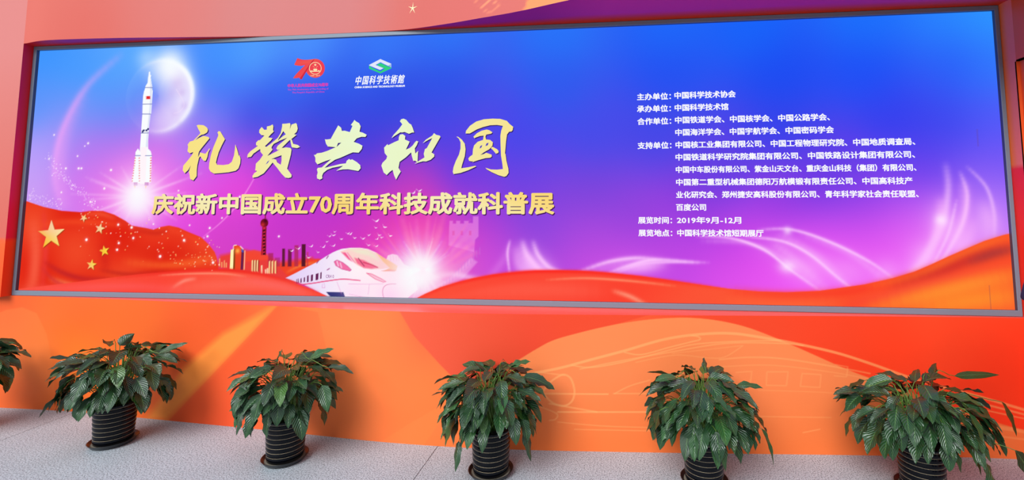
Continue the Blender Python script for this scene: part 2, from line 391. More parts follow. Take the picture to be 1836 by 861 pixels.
# ------------------------------------------------------------------ the LED display
SY = -.008
led = empty('led_display', (0, 0, 0))
tag(led, 'very wide lit LED display with a grey metal frame and a blue to magenta picture', 'screen')
def m_scr(px):
    h = hit(px, 1, SY); return np.array([h[0], h[2]])
SX0, SX1, SZ0, SZ1 = -3.7, 3.714, .914, 2.928
cs = Canvas(SX0, SX1, SZ0, SZ1, 1400, 381, m_scr)
MAG = [((430, 370), (232, 66, 216)), ((520, 360), (206, 56, 210)), ((600, 360), (196, 54, 206)), ((660, 370), (206, 54, 200)), ((480, 430), (206, 56, 200)), ((1350, 430), (212, 72, 234)), ((1450, 430), (228, 80, 240)), ((1500, 470), (240, 92, 246)), ((1600, 420), (228, 88, 242)), ((1650, 500), (248, 130, 250)),
       ((1200, 430), (184, 68, 226)), ((1150, 470), (206, 76, 228)), ((1100, 500), (216, 84, 232)), ((1380, 500), (240, 88, 244)), ((1300, 420), (186, 66, 228)), ((1700, 430), (242, 130, 250)), ((740, 430), (250, 50, 160)), ((770, 450), (252, 60, 160)), ((720, 460), (250, 60, 170)), ((1560, 340), (124, 64, 232)), ((1450, 340), (116, 58, 226))]
cs.field([
    ((80, 100), (62, 150, 255)), ((140, 130), (70, 156, 255)), ((200, 130), (84, 164, 255)), ((240, 100), (92, 172, 255)), ((75, 200), (92, 150, 252)), ((140, 200), (118, 150, 250)), ((210, 210), (110, 140, 248)), ((200, 170), (86, 152, 253)),
    ((60, 280), (190, 160, 252)), ((50, 340), (206, 160, 246)), ((100, 240), (172, 150, 250)), ((160, 270), (186, 120, 240)), ((210, 260), (180, 118, 240)), ((150, 330), (216, 120, 240)), ((220, 310), (238, 112, 232)), ((210, 350), (240, 110, 226)),
    ((300, 300), (244, 106, 232)), ((330, 280), (170, 130, 246)), ((330, 340), (246, 92, 226)), ((400, 300), (226, 84, 232)), ((430, 340), (240, 74, 220)), ((400, 250), (132, 96, 238)), ((480, 290), (150, 66, 222)), ((450, 320), (236, 70, 216)),
    ((390, 110), (66, 146, 255)), ((450, 100), (80, 160, 255)), ((400, 180), (64, 116, 248)), ((450, 220), (66, 76, 228)), ((500, 180), (50, 100, 240)), ((560, 80), (74, 146, 255)), ((620, 130), (54, 100, 240)), ((680, 80), (56, 122, 250)),
    ((600, 190), (44, 78, 228)), ((700, 180), (44, 76, 226)), ((800, 60), (48, 118, 250)), ((800, 150), (48, 82, 232)), ((560, 260), (72, 62, 214)), ((660, 260), (62, 62, 222)), ((620, 320), (120, 58, 212)), ((700, 320), (140, 60, 210)), ((560, 320), (170, 60, 210)), ((780, 250), (70, 68, 232)),
    ((820, 320), (90, 60, 232)), ((930, 250), (70, 72, 236)), ((930, 330), (110, 66, 226)), ((1000, 60), (40, 116, 250)), ((1000, 150), (48, 90, 238)), ((1060, 250), (70, 76, 234)), ((1060, 340), (124, 68, 220)),
    ((1200, 50), (30, 104, 250)), ((1200, 130), (36, 82, 242)), ((1350, 45), (24, 100, 250)), ((1400, 140), (28, 76, 242)), ((1550, 35), (28, 112, 252)), ((1550, 130), (30, 80, 246)), ((1700, 28), (40, 132, 255)), ((1770, 30), (46, 150, 255)), ((1720, 120), (40, 94, 248)), ((1770, 120), (52, 122, 255)),
    ((1700, 220), (60, 70, 238)), ((1780, 220), (84, 90, 250)), ((1600, 220), (52, 62, 238)), ((1400, 230), (54, 66, 234)), ((1180, 240), (68, 72, 232)), ((1300, 310), (92, 62, 226)), ((1500, 310), (92, 58, 228)), ((1660, 310), (98, 62, 236)), ((1790, 300), (120, 84, 246)),
    ((1150, 400), (146, 66, 220)), ((1060, 420), (168, 72, 222)), ((960, 400), (140, 70, 222)), ((1060, 470), (196, 76, 224)), ((1250, 380), (136, 58, 220)), ((1400, 370), (150, 60, 226)), ((1550, 380), (178, 70, 234)), ((1660, 380), (206, 96, 244)), ((1760, 370), (186, 116, 248)), ((1800, 370), (178, 120, 250)),
    ((1250, 450), (196, 72, 230)), ((1400, 450), (222, 76, 236)), ((1550, 440), (226, 82, 240)), ((1660, 450), (240, 110, 246)), ((1760, 420), (226, 140, 250)), ((1300, 500), (226, 80, 236)), ((1450, 505), (244, 92, 248)), ((1580, 490), (244, 100, 246)),
    ((330, 385), (228, 70, 222)), ((430, 400), (206, 66, 210)), ((410, 440), (216, 64, 196)), ((520, 400), (198, 54, 206)), ((540, 440), (206, 56, 196)), ((600, 400), (196, 54, 204)), ((620, 440), (214, 56, 188)), ((660, 400), (206, 54, 196)), ((700, 380), (214, 56, 190)), ((760, 390), (240, 56, 170)),
    ((700, 440), (240, 50, 170)), ((800, 380), (220, 60, 200)), ((790, 440), (244, 60, 170)), ((840, 380), (160, 60, 216)), ((850, 440), (196, 66, 214)), ((880, 480), (206, 80, 222)), ((760, 330), (196, 64, 196)), ((720, 345), (220, 62, 186))] + MAG, 4.2, .12, .11)
# faint sweeping arcs behind the moon
WHT = (255, 255, 255)
cs.soft_line([(215, 100), (160, 150), (125, 205), (104, 260), (98, 320), (112, 372)], 9, (255, 170, 250), .5)
cs.soft_line([(150, 170), (118, 240), (108, 310), (120, 370)], 16, (255, 160, 246), .35)
cs.poly([(455, 322), (520, 300), (560, 330), (470, 400), (330, 440), (370, 425)], (214, 60, 214), .0)
cs.soft_line([(470, 290), (450, 330), (425, 368), (395, 400), (360, 428)], 1.5, (255, 160, 240), .7)
# moon: disc with bright limb at the right
mc = m_scr((285, 172)); U = cs.U
Amoon = np.hypot(cs.A - mc[0], (cs.B - mc[1])) / (76 * U)
ang = np.arctan2(cs.B - mc[1], cs.A - mc[0])
limb = np.clip(np.cos(ang - .15) * .6 + .5, 0, 1) ** 1.7
body = np.clip((1 - Amoon) * 38, 0, 1)
shift = np.hypot(cs.A - mc[0] + 34 * U, cs.B - mc[1] + 10 * U) / (76 * U)
cres = np.clip((shift - .36) / .72, 0, 1) ** .75
halo = np.exp(-np.clip(Amoon - 1, 0, 9) / .12) * limb * (Amoon > .99)
w = (slice(None), slice(None))
cs.mix(w, (240, 232, 255), body * cres * .94 * (.12 + .88 * np.clip(np.cos(ang - .1) * .75 + .45 + (1 - Amoon) * .5, 0, 1)))
cs.mix(w, (235, 250, 255), np.clip(halo, 0, 1) * .85)
rim = np.exp(-((Amoon - .97) / .07) ** 2) * limb
cs.mix(w, (252, 255, 255), rim * .9)
cs.glow((304, 116), 36, (250, 255, 255), .9, 2); cs.glow((262, 104), 22, (240, 250, 255), .35)
for p, r, a in [((318, 150), 15, .3), ((326, 166), 9, .3), ((330, 190), 8, .3), ((313, 205), 11, .25), ((308, 168), 12, .18), ((322, 222), 7, .15)]:
    cs.glow(p, r, (190, 150, 226), a)
cs.glow((290, 210), 34, (236, 214, 252), .45)
cs.line([(316, 160), (330, 186), (322, 200), (312, 203)], 1.5, (244, 226, 252), .6)
# broad halo round the moon
cs.glow((370, 215), 60, (190, 170, 255), .22)
# radiance under the rocket
cs.glow((247, 352), 52, (252, 170, 244), .6); cs.glow((246, 356), 34, (246, 252, 255), 1.0); cs.glow((246, 356), 70, (255, 200, 250), .5); cs.glow((250, 350), 40, (255, 225, 252), .5)
for a0, L in [(20, 120), (35, 95), (-18, 90), (160, 100), (148, 80), (200, 80), (-32, 60), (178, 120), (4, 95), (62, 60), (120, 60)]:
    ca, sa = math.cos(math.radians(a0)), math.sin(math.radians(a0))
    cs.soft_line([(248 - ca * L, 352 + sa * L), (248, 352), (248 + ca * L, 352 - sa * L)], 3.0, (255, 220, 252), .3)
# drifting sparkle trail
rng = np.random.default_rng(7)
for t in rng.random(170):
    i = t * 5; P = [(88, 278), (98, 302), (118, 322), (140, 342), (160, 362), (176, 374)]; k = min(int(i), 4); f = i - k
    x = P[k][0] * (1 - f) + P[k + 1][0] * f + rng.normal(0, 5); y = P[k][1] * (1 - f) + P[k + 1][1] * f + rng.normal(0, 5)
    cs.disc((x, y), rng.uniform(.4, 1.3), (255, 235, 255), rng.uniform(.4, .95))
for t in rng.random(90):
    x = 52 + 60 * t; y = 350 + 22 * t + rng.normal(0, 6); cs.disc((x, y), rng.uniform(.4, 1.2), (255, 236, 252), rng.uniform(.4, .9))
# light streaks
ST = (255, 205, 255)
for P, wd, al in [
    ([(1250, 424), (1310, 427), (1370, 448), (1420, 486), (1470, 521)], 3, .8), ([(1260, 432), (1340, 436), (1400, 462), (1460, 512)], 5, .35), ([(1330, 424), (1400, 432), (1450, 455), (1500, 496), (1530, 520)], 3, .85),
    ([(1360, 412), (1420, 412), (1490, 435), (1560, 470), (1605, 502)], 3, .75), ([(1400, 424), (1460, 458), (1520, 510)], 8, .45), ([(1440, 420), (1520, 452), (1580, 496)], 7, .3), ([(1390, 440), (1430, 472), (1480, 520)], 10, .45),
    ([(1696, 296), (1700, 340), (1690, 400), (1660, 460), (1630, 496)], 6, .6), ([(1688, 360), (1685, 400), (1670, 445), (1640, 490)], 9, .75), ([(1722, 310), (1734, 350), (1726, 400), (1700, 450), (1680, 480)], 4, .75), ([(1728, 330), (1730, 380), (1712, 440)], 9, .5),
    ([(1735, 300), (1768, 335), (1782, 380), (1783, 424)], 3.5, .5), ([(1715, 360), (1700, 420), (1670, 480)], 3, .6), ([(1765, 370), (1775, 400), (1770, 425)], 14, .4), ([(1745, 400), (1735, 430), (1715, 450)], 10, .4),
    ([(914, 432), (910, 455), (914, 492)], 3, .7), ([(937, 434), (945, 458), (968, 485), (985, 494)], 6, .85), ([(956, 434), (965, 458), (985, 480), (1010, 490)], 5, .8), ([(930, 445), (955, 480), (985, 494)], 12, .55), ([(925, 450), (930, 475), (950, 494)], 9, .4),
    ([(1040, 487), (1090, 470), (1140, 463), (1180, 466)], 4, .8), ([(1090, 490), (1130, 476), (1175, 466), (1250, 471)], 3.5, .85), ([(1100, 492), (1150, 474), (1210, 470), (1270, 471)], 3, .6), ([(1110, 488), (1150, 478), (1190, 472)], 9, .5), ([(1060, 488), (1120, 470)], 9, .3),
    ([(860, 520), (900, 470), (915, 440)], 8, .2)]:
    cs.soft_line(P, wd, ST if wd < 8 else (250, 180, 252), al)
cs.glow((1688, 395), 9, (255, 246, 255), .9); cs.glow((1412, 478), 14, (255, 236, 255), .75, asp=1.3); cs.glow((1412, 414), 7, (255, 240, 255), .6)
for p, r, a, asp in [((1690, 400), 24, .4, .7), ((1716, 430), 28, .45, .8), ((1664, 462), 26, .5, 1), ((1768, 395), 20, .3, .7), ((1450, 478), 40, .4, 1.3), ((1520, 488), 40, .35, 1.3), ((1400, 440), 40, .2, 1.6), ((950, 474), 24, .6, .9), ((975, 486), 20, .5, 1), ((1150, 477), 34, .5, 2.4), ((1650, 490), 20, .5, 1), ((1590, 490), 22, .35, 1)]:
    cs.glow(p, r, (255, 196, 255), a, 2, asp)
# the great wall, pale and misty
def gw(A, B): return np.stack([np.full(A.shape, 250.), np.full(A.shape, 160.), np.full(A.shape, 236.)], -1)
cs.poly([(806, 396), (812, 396), (812, 401), (818, 401), (818, 396), (825, 396), (825, 401), (832, 401), (832, 396), (840, 396), (840, 400), (848, 400), (848, 388), (858, 388), (858, 424), (852, 430), (850, 452), (804, 440)], gw, .5, 2)
for x in (813, 828, 843): cs.poly([(x - 2, 414), (x + 2, 414), (x + 2, 422), (x - 2, 422)], (220, 60, 150), .45, 1.5)
cs.poly([(808, 436), (835, 440), (852, 452), (842, 476), (815, 500), (770, 530), (745, 545), (760, 510), (790, 482), (806, 462)], (255, 170, 236), .35, 8)
cs.poly([(845, 462), (856, 470), (830, 500), (800, 520), (760, 540), (770, 520), (810, 496)], (248, 208, 250), .4, 4)
for i in range(14):
    x = 790 + i * 5.4; y = 520 - i * 5.2
    cs.line([(x, y - 8), (x, y + 4)], 1.6, (196, 110, 220), .5, smooth=False)
cs.soft_line([(766, 500), (810, 492), (850, 500), (880, 505)], 6, (250, 220, 252), .6)
# rays behind the train nose
for i in range(46):
    a0 = math.radians(18 + i * 3.2 + rng.normal(0, 1)); L = rng.uniform(40, 130)
    ca, sa = math.cos(a0), math.sin(a0); k = rng.choice([0, 1])
    cs.soft_line([(757 - ca * L * .9, 488 + sa * L * -.9), (757, 488), (757 + ca * L, 488 - sa * L)], rng.uniform(2, 6), (255, 120, 190) if k else (222, 50, 214), rng.uniform(.2, .5))
# skyline
GOLD, DK, PALE = (250, 190, 110), (120, 24, 40), (255, 240, 200)
cs.poly([(386, 480), (395, 458), (440, 448), (480, 458), (500, 470), (560, 462), (600, 500), (520, 510)], (236, 62, 44), .9, 8)
cs.poly([(440, 452), (455, 448), (475, 452), (485, 465), (440, 470)], (244, 72, 50), .9, 4)
cs.poly([(500, 478), (545, 468), (570, 464), (600, 470), (560, 495), (520, 500)], (240, 66, 38), .95, 4)
cs.soft_line([(515, 488), (540, 476), (570, 470)], 3, (250, 130, 60), .7)
for x0, x1, y0, c, a in [(506, 511, 446, (90, 26, 44), .9), (516.5, 523, 447, (110, 24, 60), .9), (528, 535, 440, (170, 40, 80), .7), (541, 548, 438, (80, 22, 40), .95), (481, 490, 454, (170, 34, 80), .7), (493, 502, 462, (160, 36, 90), .5), (550, 553, 452, (190, 50, 80), .6)]:
    cs.poly([(x0, y0), (x1, y0), (x1 - .3, 478), (x0 - .5, 478)], c, a, 1.5)
# needle tower with its two spheres
TW = (120, 18, 30)
cs.poly([(475.2, 376), (476.4, 376), (477, 392), (474.6, 392)], (150, 30, 60), .9); cs.disc((474, 400), 8.2, (120, 16, 34)); cs.glow((471, 403), 4, (230, 60, 50), .7); cs.glow((476, 396), 3.5, (60, 8, 24), .8)
cs.poly([(470, 407), (478, 407), (477, 457), (468, 457)], (206, 40, 60), .95)
cs.line([(471, 408), (469.2, 457)], 1.6, (150, 24, 40), 1, smooth=False); cs.line([(476.8, 408), (475.8, 457)], 1.6, (100, 16, 34), 1, smooth=False)
for i in range(8): cs.poly([(471.6, 412 + 6 * i), (475.4, 411.5 + 6 * i), (475, 415 + 6 * i), (471.4, 415.5 + 6 * i)], (40, 8, 20), .9)
# golden office tower
cs.poly([(414, 447), (419, 446.5), (419, 440), (423, 439), (432, 442), (436, 447.5), (439, 448), (438, 484), (412, 484)], (236, 70, 36), 1)
cs.poly([(414, 448), (419, 446.5), (417.6, 483), (411.8, 482)], (255, 246, 180), 1); cs.poly([(419.5, 447), (422, 446.8), (421, 484), (418, 483)], (120, 70, 20), .85)
cs.poly([(433, 450), (437.5, 450), (436, 484), (431, 484)], (92, 30, 80), .9); cs.poly([(438.2, 449), (440, 449), (438.6, 484), (437, 484)], (255, 210, 170), .9); cs.glow((426, 450), 5, (255, 180, 80), .9)
cs.line([(418.5, 448), (419, 441), (424, 439.6)], 1.4, (255, 250, 235), .95); cs.line([(431, 442), (436, 447)], 1.8, (255, 240, 240), .9); cs.poly([(432, 446), (437, 448), (437, 453), (433, 452)], (60, 90, 200), .8)
for x0 in (451.5, 456, 460.5): cs.poly([(x0, 467), (x0 + 2.6, 466), (x0 + 2, 488), (x0 - .6, 486)], (255, 226, 160), .95); cs.poly([(x0 + 2.6, 466), (x0 + 4, 467), (x0 + 3.6, 487), (x0 + 2, 487)], (130, 30, 20), .9)
for x0 in (482, 487, 492.5): cs.poly([(x0, 469), (x0 + 3, 467), (x0 + 2.3, 491), (x0 - .3, 490)], (255, 216, 150), .95); cs.poly([(x0 + 3, 467), (x0 + 4.4, 469), (x0 + 4, 490), (x0 + 2.3, 490)], (170, 40, 30), .8)
for x0, y0 in ((468, 476), (475, 483), (478.5, 481)): cs.poly([(x0, y0), (x0 + 2.6, y0), (x0 + 2.4, 491), (x0, 490)], (255, 232, 190), .9)
for x0, y0, y1 in ((393, 464, 478), (397, 470, 480), (401.5, 467, 480), (405, 471, 480)): cs.poly([(x0, y0), (x0 + 1.6, y0), (x0 + 1.4, y1), (x0 - .2, y1)], (250, 190, 120), .9)
# star flag at the left
FL = [(40, 358), (60, 365), (78, 371), (110, 378), (145, 380.5), (165, 378), (185, 378.5), (205, 385), (225, 396), (236, 404.5), (250, 407), (262, 409), (275, 412), (288, 407), (303, 404.5), (320, 408), (340, 417), (360, 425), (374, 438), (385, 452), (389, 463), (392, 482), (330, 530), (20, 540)]
def flagc(A, B):
    n = np.sin(A * 5 + B * 9) * 8 + np.sin(A * 11 - B * 6) * 5
    return np.stack([232 + n * .6, 52 + n * 1.4, 28 + n * .8], -1)
cs.poly(FL, flagc, 1, 1.5)
for P, wd, c, a in [([(60, 400), (64, 450), (60, 500), (50, 525)], 16, (255, 110, 80), .7), ([(78, 380), (82, 440), (76, 520)], 7, (236, 60, 56), .7), ([(70, 405), (120, 398), (180, 400), (220, 405)], 7, (250, 84, 40), .5), ([(80, 470), (110, 488), (150, 500), (200, 500)], 6, (190, 34, 40), .7),
                    ([(90, 500), (130, 512), (180, 520)], 6, (255, 140, 80), .7), ([(75, 480), (100, 505), (140, 520)], 5, (214, 50, 50), .7), ([(200, 430), (260, 450), (320, 455), (380, 460)], 14, (222, 42, 22), .5), ([(225, 470), (290, 476), (350, 470), (385, 462)], 9, (255, 120, 50), .55),
                    ([(180, 484), (230, 492), (300, 486)], 5, (190, 36, 30), .6), ([(300, 410), (340, 424), (375, 446)], 6, (244, 70, 40), .5), ([(150, 385), (180, 384), (205, 392)], 5, (250, 96, 60), .5), ([(240, 412), (280, 418), (300, 412)], 6, (200, 34, 24), .5), ([(185, 440), (190, 480)], 12, (206, 34, 26), .5)]:
    cs.soft_line(P, wd, c, a)
# train
def trainc(A, B):
    t = np.clip((A - cs_t0[0]) / (cs_t1[0] - cs_t0[0]), 0, 1)
    return np.stack([226 + 30 * t, 206 + 40 * t, 250 - 2 * t], -1)
cs_t0, cs_t1 = m_scr((515, 500)), m_scr((640, 500))
TX = lambda P: [(480 + x / 4.83, 420 + y / 4.83) for x, y in P]
cs.poly(TX([(155, 380), (245, 335), (340, 285), (430, 240), (500, 195), (560, 160), (600, 142), (640, 128), (720, 118), (800, 118), (870, 130), (940, 160), (1000, 205), (1080, 250), (1150, 285), (1250, 300), (1300, 480), (1180, 580), (1020, 580), (680, 576), (580, 572), (440, 500), (300, 432)]), trainc, 1, 1.2)
cs.poly(TX([(1020, 240), (1040, 185), (1080, 172), (1120, 180), (1150, 215), (1180, 260), (1240, 290), (1150, 300)]), (252, 232, 246), .9, 1.5)
for x in (1060, 1085, 1110, 1130): cs.line(TX([(x, 185), (x + 6, 230)]), 1.0, (240, 150, 190), .5, smooth=False)
cs.poly(TX([(625, 150), (700, 126), (800, 122), (880, 140), (935, 165), (1000, 240), (1055, 292), (990, 302), (900, 305), (840, 298), (780, 272), (710, 222)]), (252, 214, 206), 1, 1.2)
cs.poly(TX([(640, 158), (690, 160), (760, 250), (700, 220)]), (244, 60, 128), .8, 3); cs.poly(TX([(750, 205), (830, 225), (900, 260), (960, 290), (900, 300), (830, 292), (775, 255)]), (246, 70, 120), .75, 3)
cs.poly(TX([(700, 130), (860, 135), (930, 175), (960, 230), (880, 190), (780, 165)]), (236, 240, 206), .75, 6); cs.line(TX([(680, 160), (720, 215), (760, 262)]), 1.6, (255, 236, 246), .9); cs.line(TX([(785, 208), (815, 250), (835, 275)]), 1.5, (120, 20, 60), .85); cs.line(TX([(830, 245), (900, 265), (950, 288)]), 2, (190, 30, 70), .7)
cs.poly(TX([(935, 160), (1000, 200), (1070, 240), (1125, 275), (1112, 318), (1000, 322), (1055, 292), (1000, 240)]), (250, 190, 120), .95, 2); cs.poly(TX([(985, 318), (1060, 305), (1110, 312), (1100, 324)]), (240, 120, 100), .8, 2)
cs.poly(TX([(575, 238), (600, 224), (650, 246), (695, 280), (724, 310), (712, 320), (640, 302), (590, 272)]), (244, 110, 166), 1, 1.2); cs.line(TX([(600, 235), (612, 275)]), 2.4, (250, 222, 244), .8, smooth=False); cs.line(TX([(628, 250), (640, 290)]), 2.4, (250, 212, 234), .8, smooth=False)
cs.line(TX([(575, 238), (600, 224), (650, 246), (695, 280), (724, 310), (712, 320), (640, 302), (590, 272), (575, 238)]), 1.0, (190, 50, 130), .8, smooth=False)
cs.poly(TX([(855, 337), (900, 345), (980, 385), (1025, 412), (1000, 416), (930, 388)]), (252, 200, 214), 1, 1); cs.line(TX([(855, 337), (900, 345), (980, 385), (1025, 412), (1000, 416), (930, 388), (855, 337)]), 1.2, (236, 70, 120), .9, smooth=False)
for x, y, ww in [(248, 410, 7), (262, 405, 7), (284, 402, 10), (312, 395, 12), (340, 390, 15), (374, 382, 20), (415, 372, 26), (455, 362, 12)]: cs.poly(TX([(x, y - 18), (x + ww * .8, y - 22), (x + ww, y + 16), (x, y + 20)] if x < 330 else [(x, y - 28), (x + ww, y - 34), (x + ww * .9, y + 22), (x - 2, y + 28)]), (96, 20, 76), .95, .8)
cs.line(TX([(290, 438), (400, 424), (500, 408), (640, 390), (720, 394), (800, 402)]), 1.9, (232, 52, 110), .95)
cs.poly(TX([(505, 500), (655, 503), (682, 575), (590, 575), (530, 530)]), (50, 52, 118), 1, 1); cs.line(TX([(510, 497), (650, 500)]), 1.5, (255, 240, 255), .8)
cs.line(TX([(1110, 432), (1040, 436), (1005, 460), (995, 500), (1005, 550), (1030, 578)]), 1.0, (196, 40, 110), .85)
for P in ([(700, 432), (1000, 432)], [(880, 436), (870, 520)], [(600, 415), (640, 520)], [(705, 520), (900, 560)], [(475, 430), (470, 465), (495, 465), (490, 428)]): cs.line(TX(P), .9, (226, 130, 200), .6, smooth=False)
for P in ([(425, 250), (440, 232)], [(510, 210), (525, 188)], [(515, 310), (535, 298)]): cs.line(TX(P), 1.8, (150, 40, 120), .8, smooth=False)
cs.glow((640, 530), 30, (255, 190, 240), .35); cs.glow((700, 538), 26, (255, 190, 246), .5)
# flare over the train nose
cs.glow((756, 486), 80, (255, 160, 210), .45); cs.glow((752, 494), 54, (255, 220, 242), .6); cs.glow((745, 495), 42, (250, 255, 255), .95); cs.glow((760, 482), 22, (252, 255, 255), .9)
for i in range(26):
    a0 = math.radians(25 + i * 5.2); L = rng.uniform(24, 62); ca, sa = math.cos(a0), math.sin(a0)
    cs.soft_line([(758 - ca * L, 484 + sa * L), (758, 484), (758 + ca * L, 484 - sa * L)], rng.uniform(1, 2.4), (255, 240, 250), rng.uniform(.2, .5))
# foreground red silk
def silk(A, B):
    n = np.sin(A * 3.1 + 1) * 6 + np.sin(A * 7 - B * 10) * 4
    return np.stack([252 + 0 * A, 76 + n, 58 + n * .6], -1)
W1 = [(20, 520), (120, 508), (200, 498), (250, 492), (300, 488), (360, 483), (400, 483), (440, 487), (480, 494), (520, 505), (560, 519), (600, 537), (625, 552), (20, 560)]
cs.poly(W1, silk, 1, 1.4)
cs.soft_line([(200, 499), (300, 489), (380, 484), (440, 488), (500, 500), (570, 524)], 3.5, (240, 44, 34), .9)
for P, wd, c, a in [([(285, 494), (340, 491), (400, 491), (440, 496)], 2.2, (255, 150, 120), .75), ([(310, 516), (330, 504), (350, 500)], 4, (255, 170, 150), .6), ([(300, 520), (380, 512), (470, 514), (540, 528)], 12, (255, 108, 90), .6), ([(40, 520), (140, 516), (240, 514), (330, 520)], 9, (255, 92, 92), .6), ([(420, 500), (500, 512), (560, 530)], 9, (255, 112, 110), .5)]:
    cs.soft_line(P, wd, c, a)
W2 = [(715, 556), (735, 541), (762, 527), (790, 515), (820, 506), (850, 498.5), (885, 492), (920, 488.5), (960, 485.5), (1000, 484.5), (1040, 485.5), (1080, 488), (1150, 495), (1200, 502), (1250, 509.5), (1310, 518), (1360, 522.5), (1410, 524), (1470, 521.5), (1550, 510), (1600, 499), (1640, 487), (1670, 474), (1700, 460), (1730, 447), (1765, 432), (1800, 421), (1830, 415), (1840, 590), (715, 580)]
def silk2(A, B):
    t = np.clip((A - .9) / 2.4, 0, 1)
    n = np.sin(A * 3 + 2) * 5 + np.sin(A * 6 - B * 9) * 4
    return np.stack([252 + 0 * A, 74 + n + 6 * t, 54 + n * .6 - 14 * t], -1)
cs.poly(W2, silk2, 1, 1.4)
for P, wd, c, a in [([(740, 541), (800, 514), (870, 497), (940, 488), (1000, 487), (1080, 490), (1200, 504), (1300, 518)], 3.5, (252, 44, 36), .9), ([(980, 502), (1050, 499), (1130, 504), (1210, 513)], 2.4, (255, 150, 110), .75), ([(1100, 522), (1130, 532), (1160, 548)], 4.5, (255, 160, 130), .75),
                    ([(850, 530), (960, 520), (1080, 524)], 14, (255, 96, 76), .6), ([(780, 540), (880, 520), (960, 512)], 8, (255, 90, 70), .5), ([(1310, 522), (1410, 530), (1500, 526), (1600, 508), (1680, 478)], 8, (250, 62, 40), .8), ([(1560, 514), (1640, 496), (1700, 470), (1760, 442), (1812, 424)], 7, (255, 104, 40), .9),
                    ([(1600, 516), (1680, 492), (1740, 466), (1812, 446)], 11, (206, 48, 44), .8), ([(1740, 470), (1780, 455), (1820, 446)], 9, (160, 56, 60), .6), ([(1520, 548), (1600, 528), (1700, 500), (1820, 470)], 10, (250, 66, 54), .7), ([(1560, 556), (1660, 530), (1760, 506), (1825, 492)], 16, (255, 140, 50), .9), ([(1640, 556), (1740, 540), (1825, 530)], 22, (255, 146, 46), .85), ([(1300, 545), (1400, 548), (1500, 545)], 14, (255, 110, 60), .6)]:
    cs.soft_line(P, wd, c, a)
# sparkles over the flag
for i in range(95):
    x = rng.uniform(140, 395); y = 400 + (x - 140) * .2 + rng.normal(0, 20)
    c = [(255, 250, 245), (255, 214, 120), (255, 235, 200)][rng.integers(3)]
    cs.disc((x, y), rng.uniform(.5, 1.5), c, rng.uniform(.5, 1))
for i in range(34): cs.disc((rng.uniform(300, 388), rng.uniform(452, 478)), rng.uniform(.5, 1.3), (255, 230, 160), rng.uniform(.5, 1))
for p, r in [((155, 430), 2.6), ((239, 427), 2.2), ((330, 431), 2.4), ((213, 436), 2.2), ((287, 460), 2.6), ((210, 448), 2.2), ((382, 471), 2.4), ((212, 403), 2.2), ((141, 302), 2.2), ((146, 302), 2), ((199, 305), 2.2), ((187, 338), 2.2), ((162, 362), 2), ((118, 302), 2), ((158, 257), 2), ((97, 242), 1.6), ((139, 280), 1.6), ((152, 262), 1.2), ((88, 285), 1.6), ((110, 345), 1.6), ((376, 409), 2), ((340, 404), 1.4), ((275, 402), 1.4), ((430, 353), 2.0), ((398, 391), 1.4), ((500, 424), 1.8), ((320, 342), 1.4), ((372, 424), 2.0), ((236, 408), 2.4), ((187, 450), 1.8)]:
    cs.glow(p, r * 1.8, (255, 200, 240), .35); cs.disc(p, r, (255, 250, 252), .95)
# gold stars of the flag
def star(c, R, rot, col, sq=1.0):
    m = m_scr(c); cs.poly([(m[0] + a * R * U, m[1] + b * R * U * sq) for a, b in star_pts(5, 1, .4, rot)], col, 1, 1.2, raw=True)
for c, R, rot in [((92, 421), 32, -.08), ((150, 391), 9, .5), ((179, 410), 12, .2), ((187, 450), 12, -.25), ((164, 475), 12, .1)]:
    m = m_scr(c)
    star((c[0] + 1.2, c[1] + 1.4), R, rot, (170, 60, 20), .95)
    star(c, R, rot, lambda A, B, m=m, R=R: np.stack([250 + 0 * A, 206 + 26 * np.clip((A - m[0]) / (R * U), -1, 1), 110 + 50 * np.sin((A - m[0]) * 9 + B * 14)], -1), .95)
# rocket
RX = lambda P: [(200 + x / 2.87, 100 + y / 2.87) for x, y in P]
def rk(P, c, f=.9): cs.poly(RX(P), c, 1, f)
RW, RS = (250, 253, 255), (214, 222, 244)
rk([(192, 82), (199, 82), (199, 98), (204, 100), (202, 112), (206, 140), (210, 162), (208, 168), (212, 182), (210, 200), (208, 250), (204, 300), (200, 300), (190, 398), (188, 470), (192, 640), (150, 650), (146, 470), (152, 398), (158, 300), (160, 250), (163, 205), (166, 186), (172, 170), (174, 158), (186, 138), (188, 112), (190, 100)], RW)
cs.poly(RX([(200, 110), (208, 162), (206, 250), (200, 300), (188, 400), (186, 470), (176, 470), (182, 400), (192, 300), (197, 250), (199, 168)]), RS, .8, 2)
rk([(135, 478), (146, 490), (150, 512), (148, 655), (108, 652), (104, 640), (122, 512), (124, 495)], RW); rk([(190, 480), (202, 492), (207, 514), (203, 652), (164, 655), (172, 512), (180, 495)], RW)
cs.poly(RX([(150, 470), (182, 470), (174, 660), (146, 660)]), (255, 244, 250), 1, 1.5)
rk([(176, 208), (199, 208), (199, 223), (176, 223)], (226, 40, 50)); rk([(176, 208), (180, 208), (180, 223), (176, 223)], (250, 200, 205))
for y, x0, x1 in [(249, 161, 207), (300, 158, 201), (398, 152, 190), (514, 122, 149), (514, 174, 207), (164, 174, 210)]: cs.line(RX([(x0, y), (x1, y)]), 1.1, (60, 66, 160), .95, smooth=False)
for x, y in [(180, 384), (166, 384), (188, 378), (160, 390)]: rk([(x - 5, y - 5), (x + 4, y - 5), (x + 4, y + 5), (x - 5, y + 5)], (44, 50, 110))
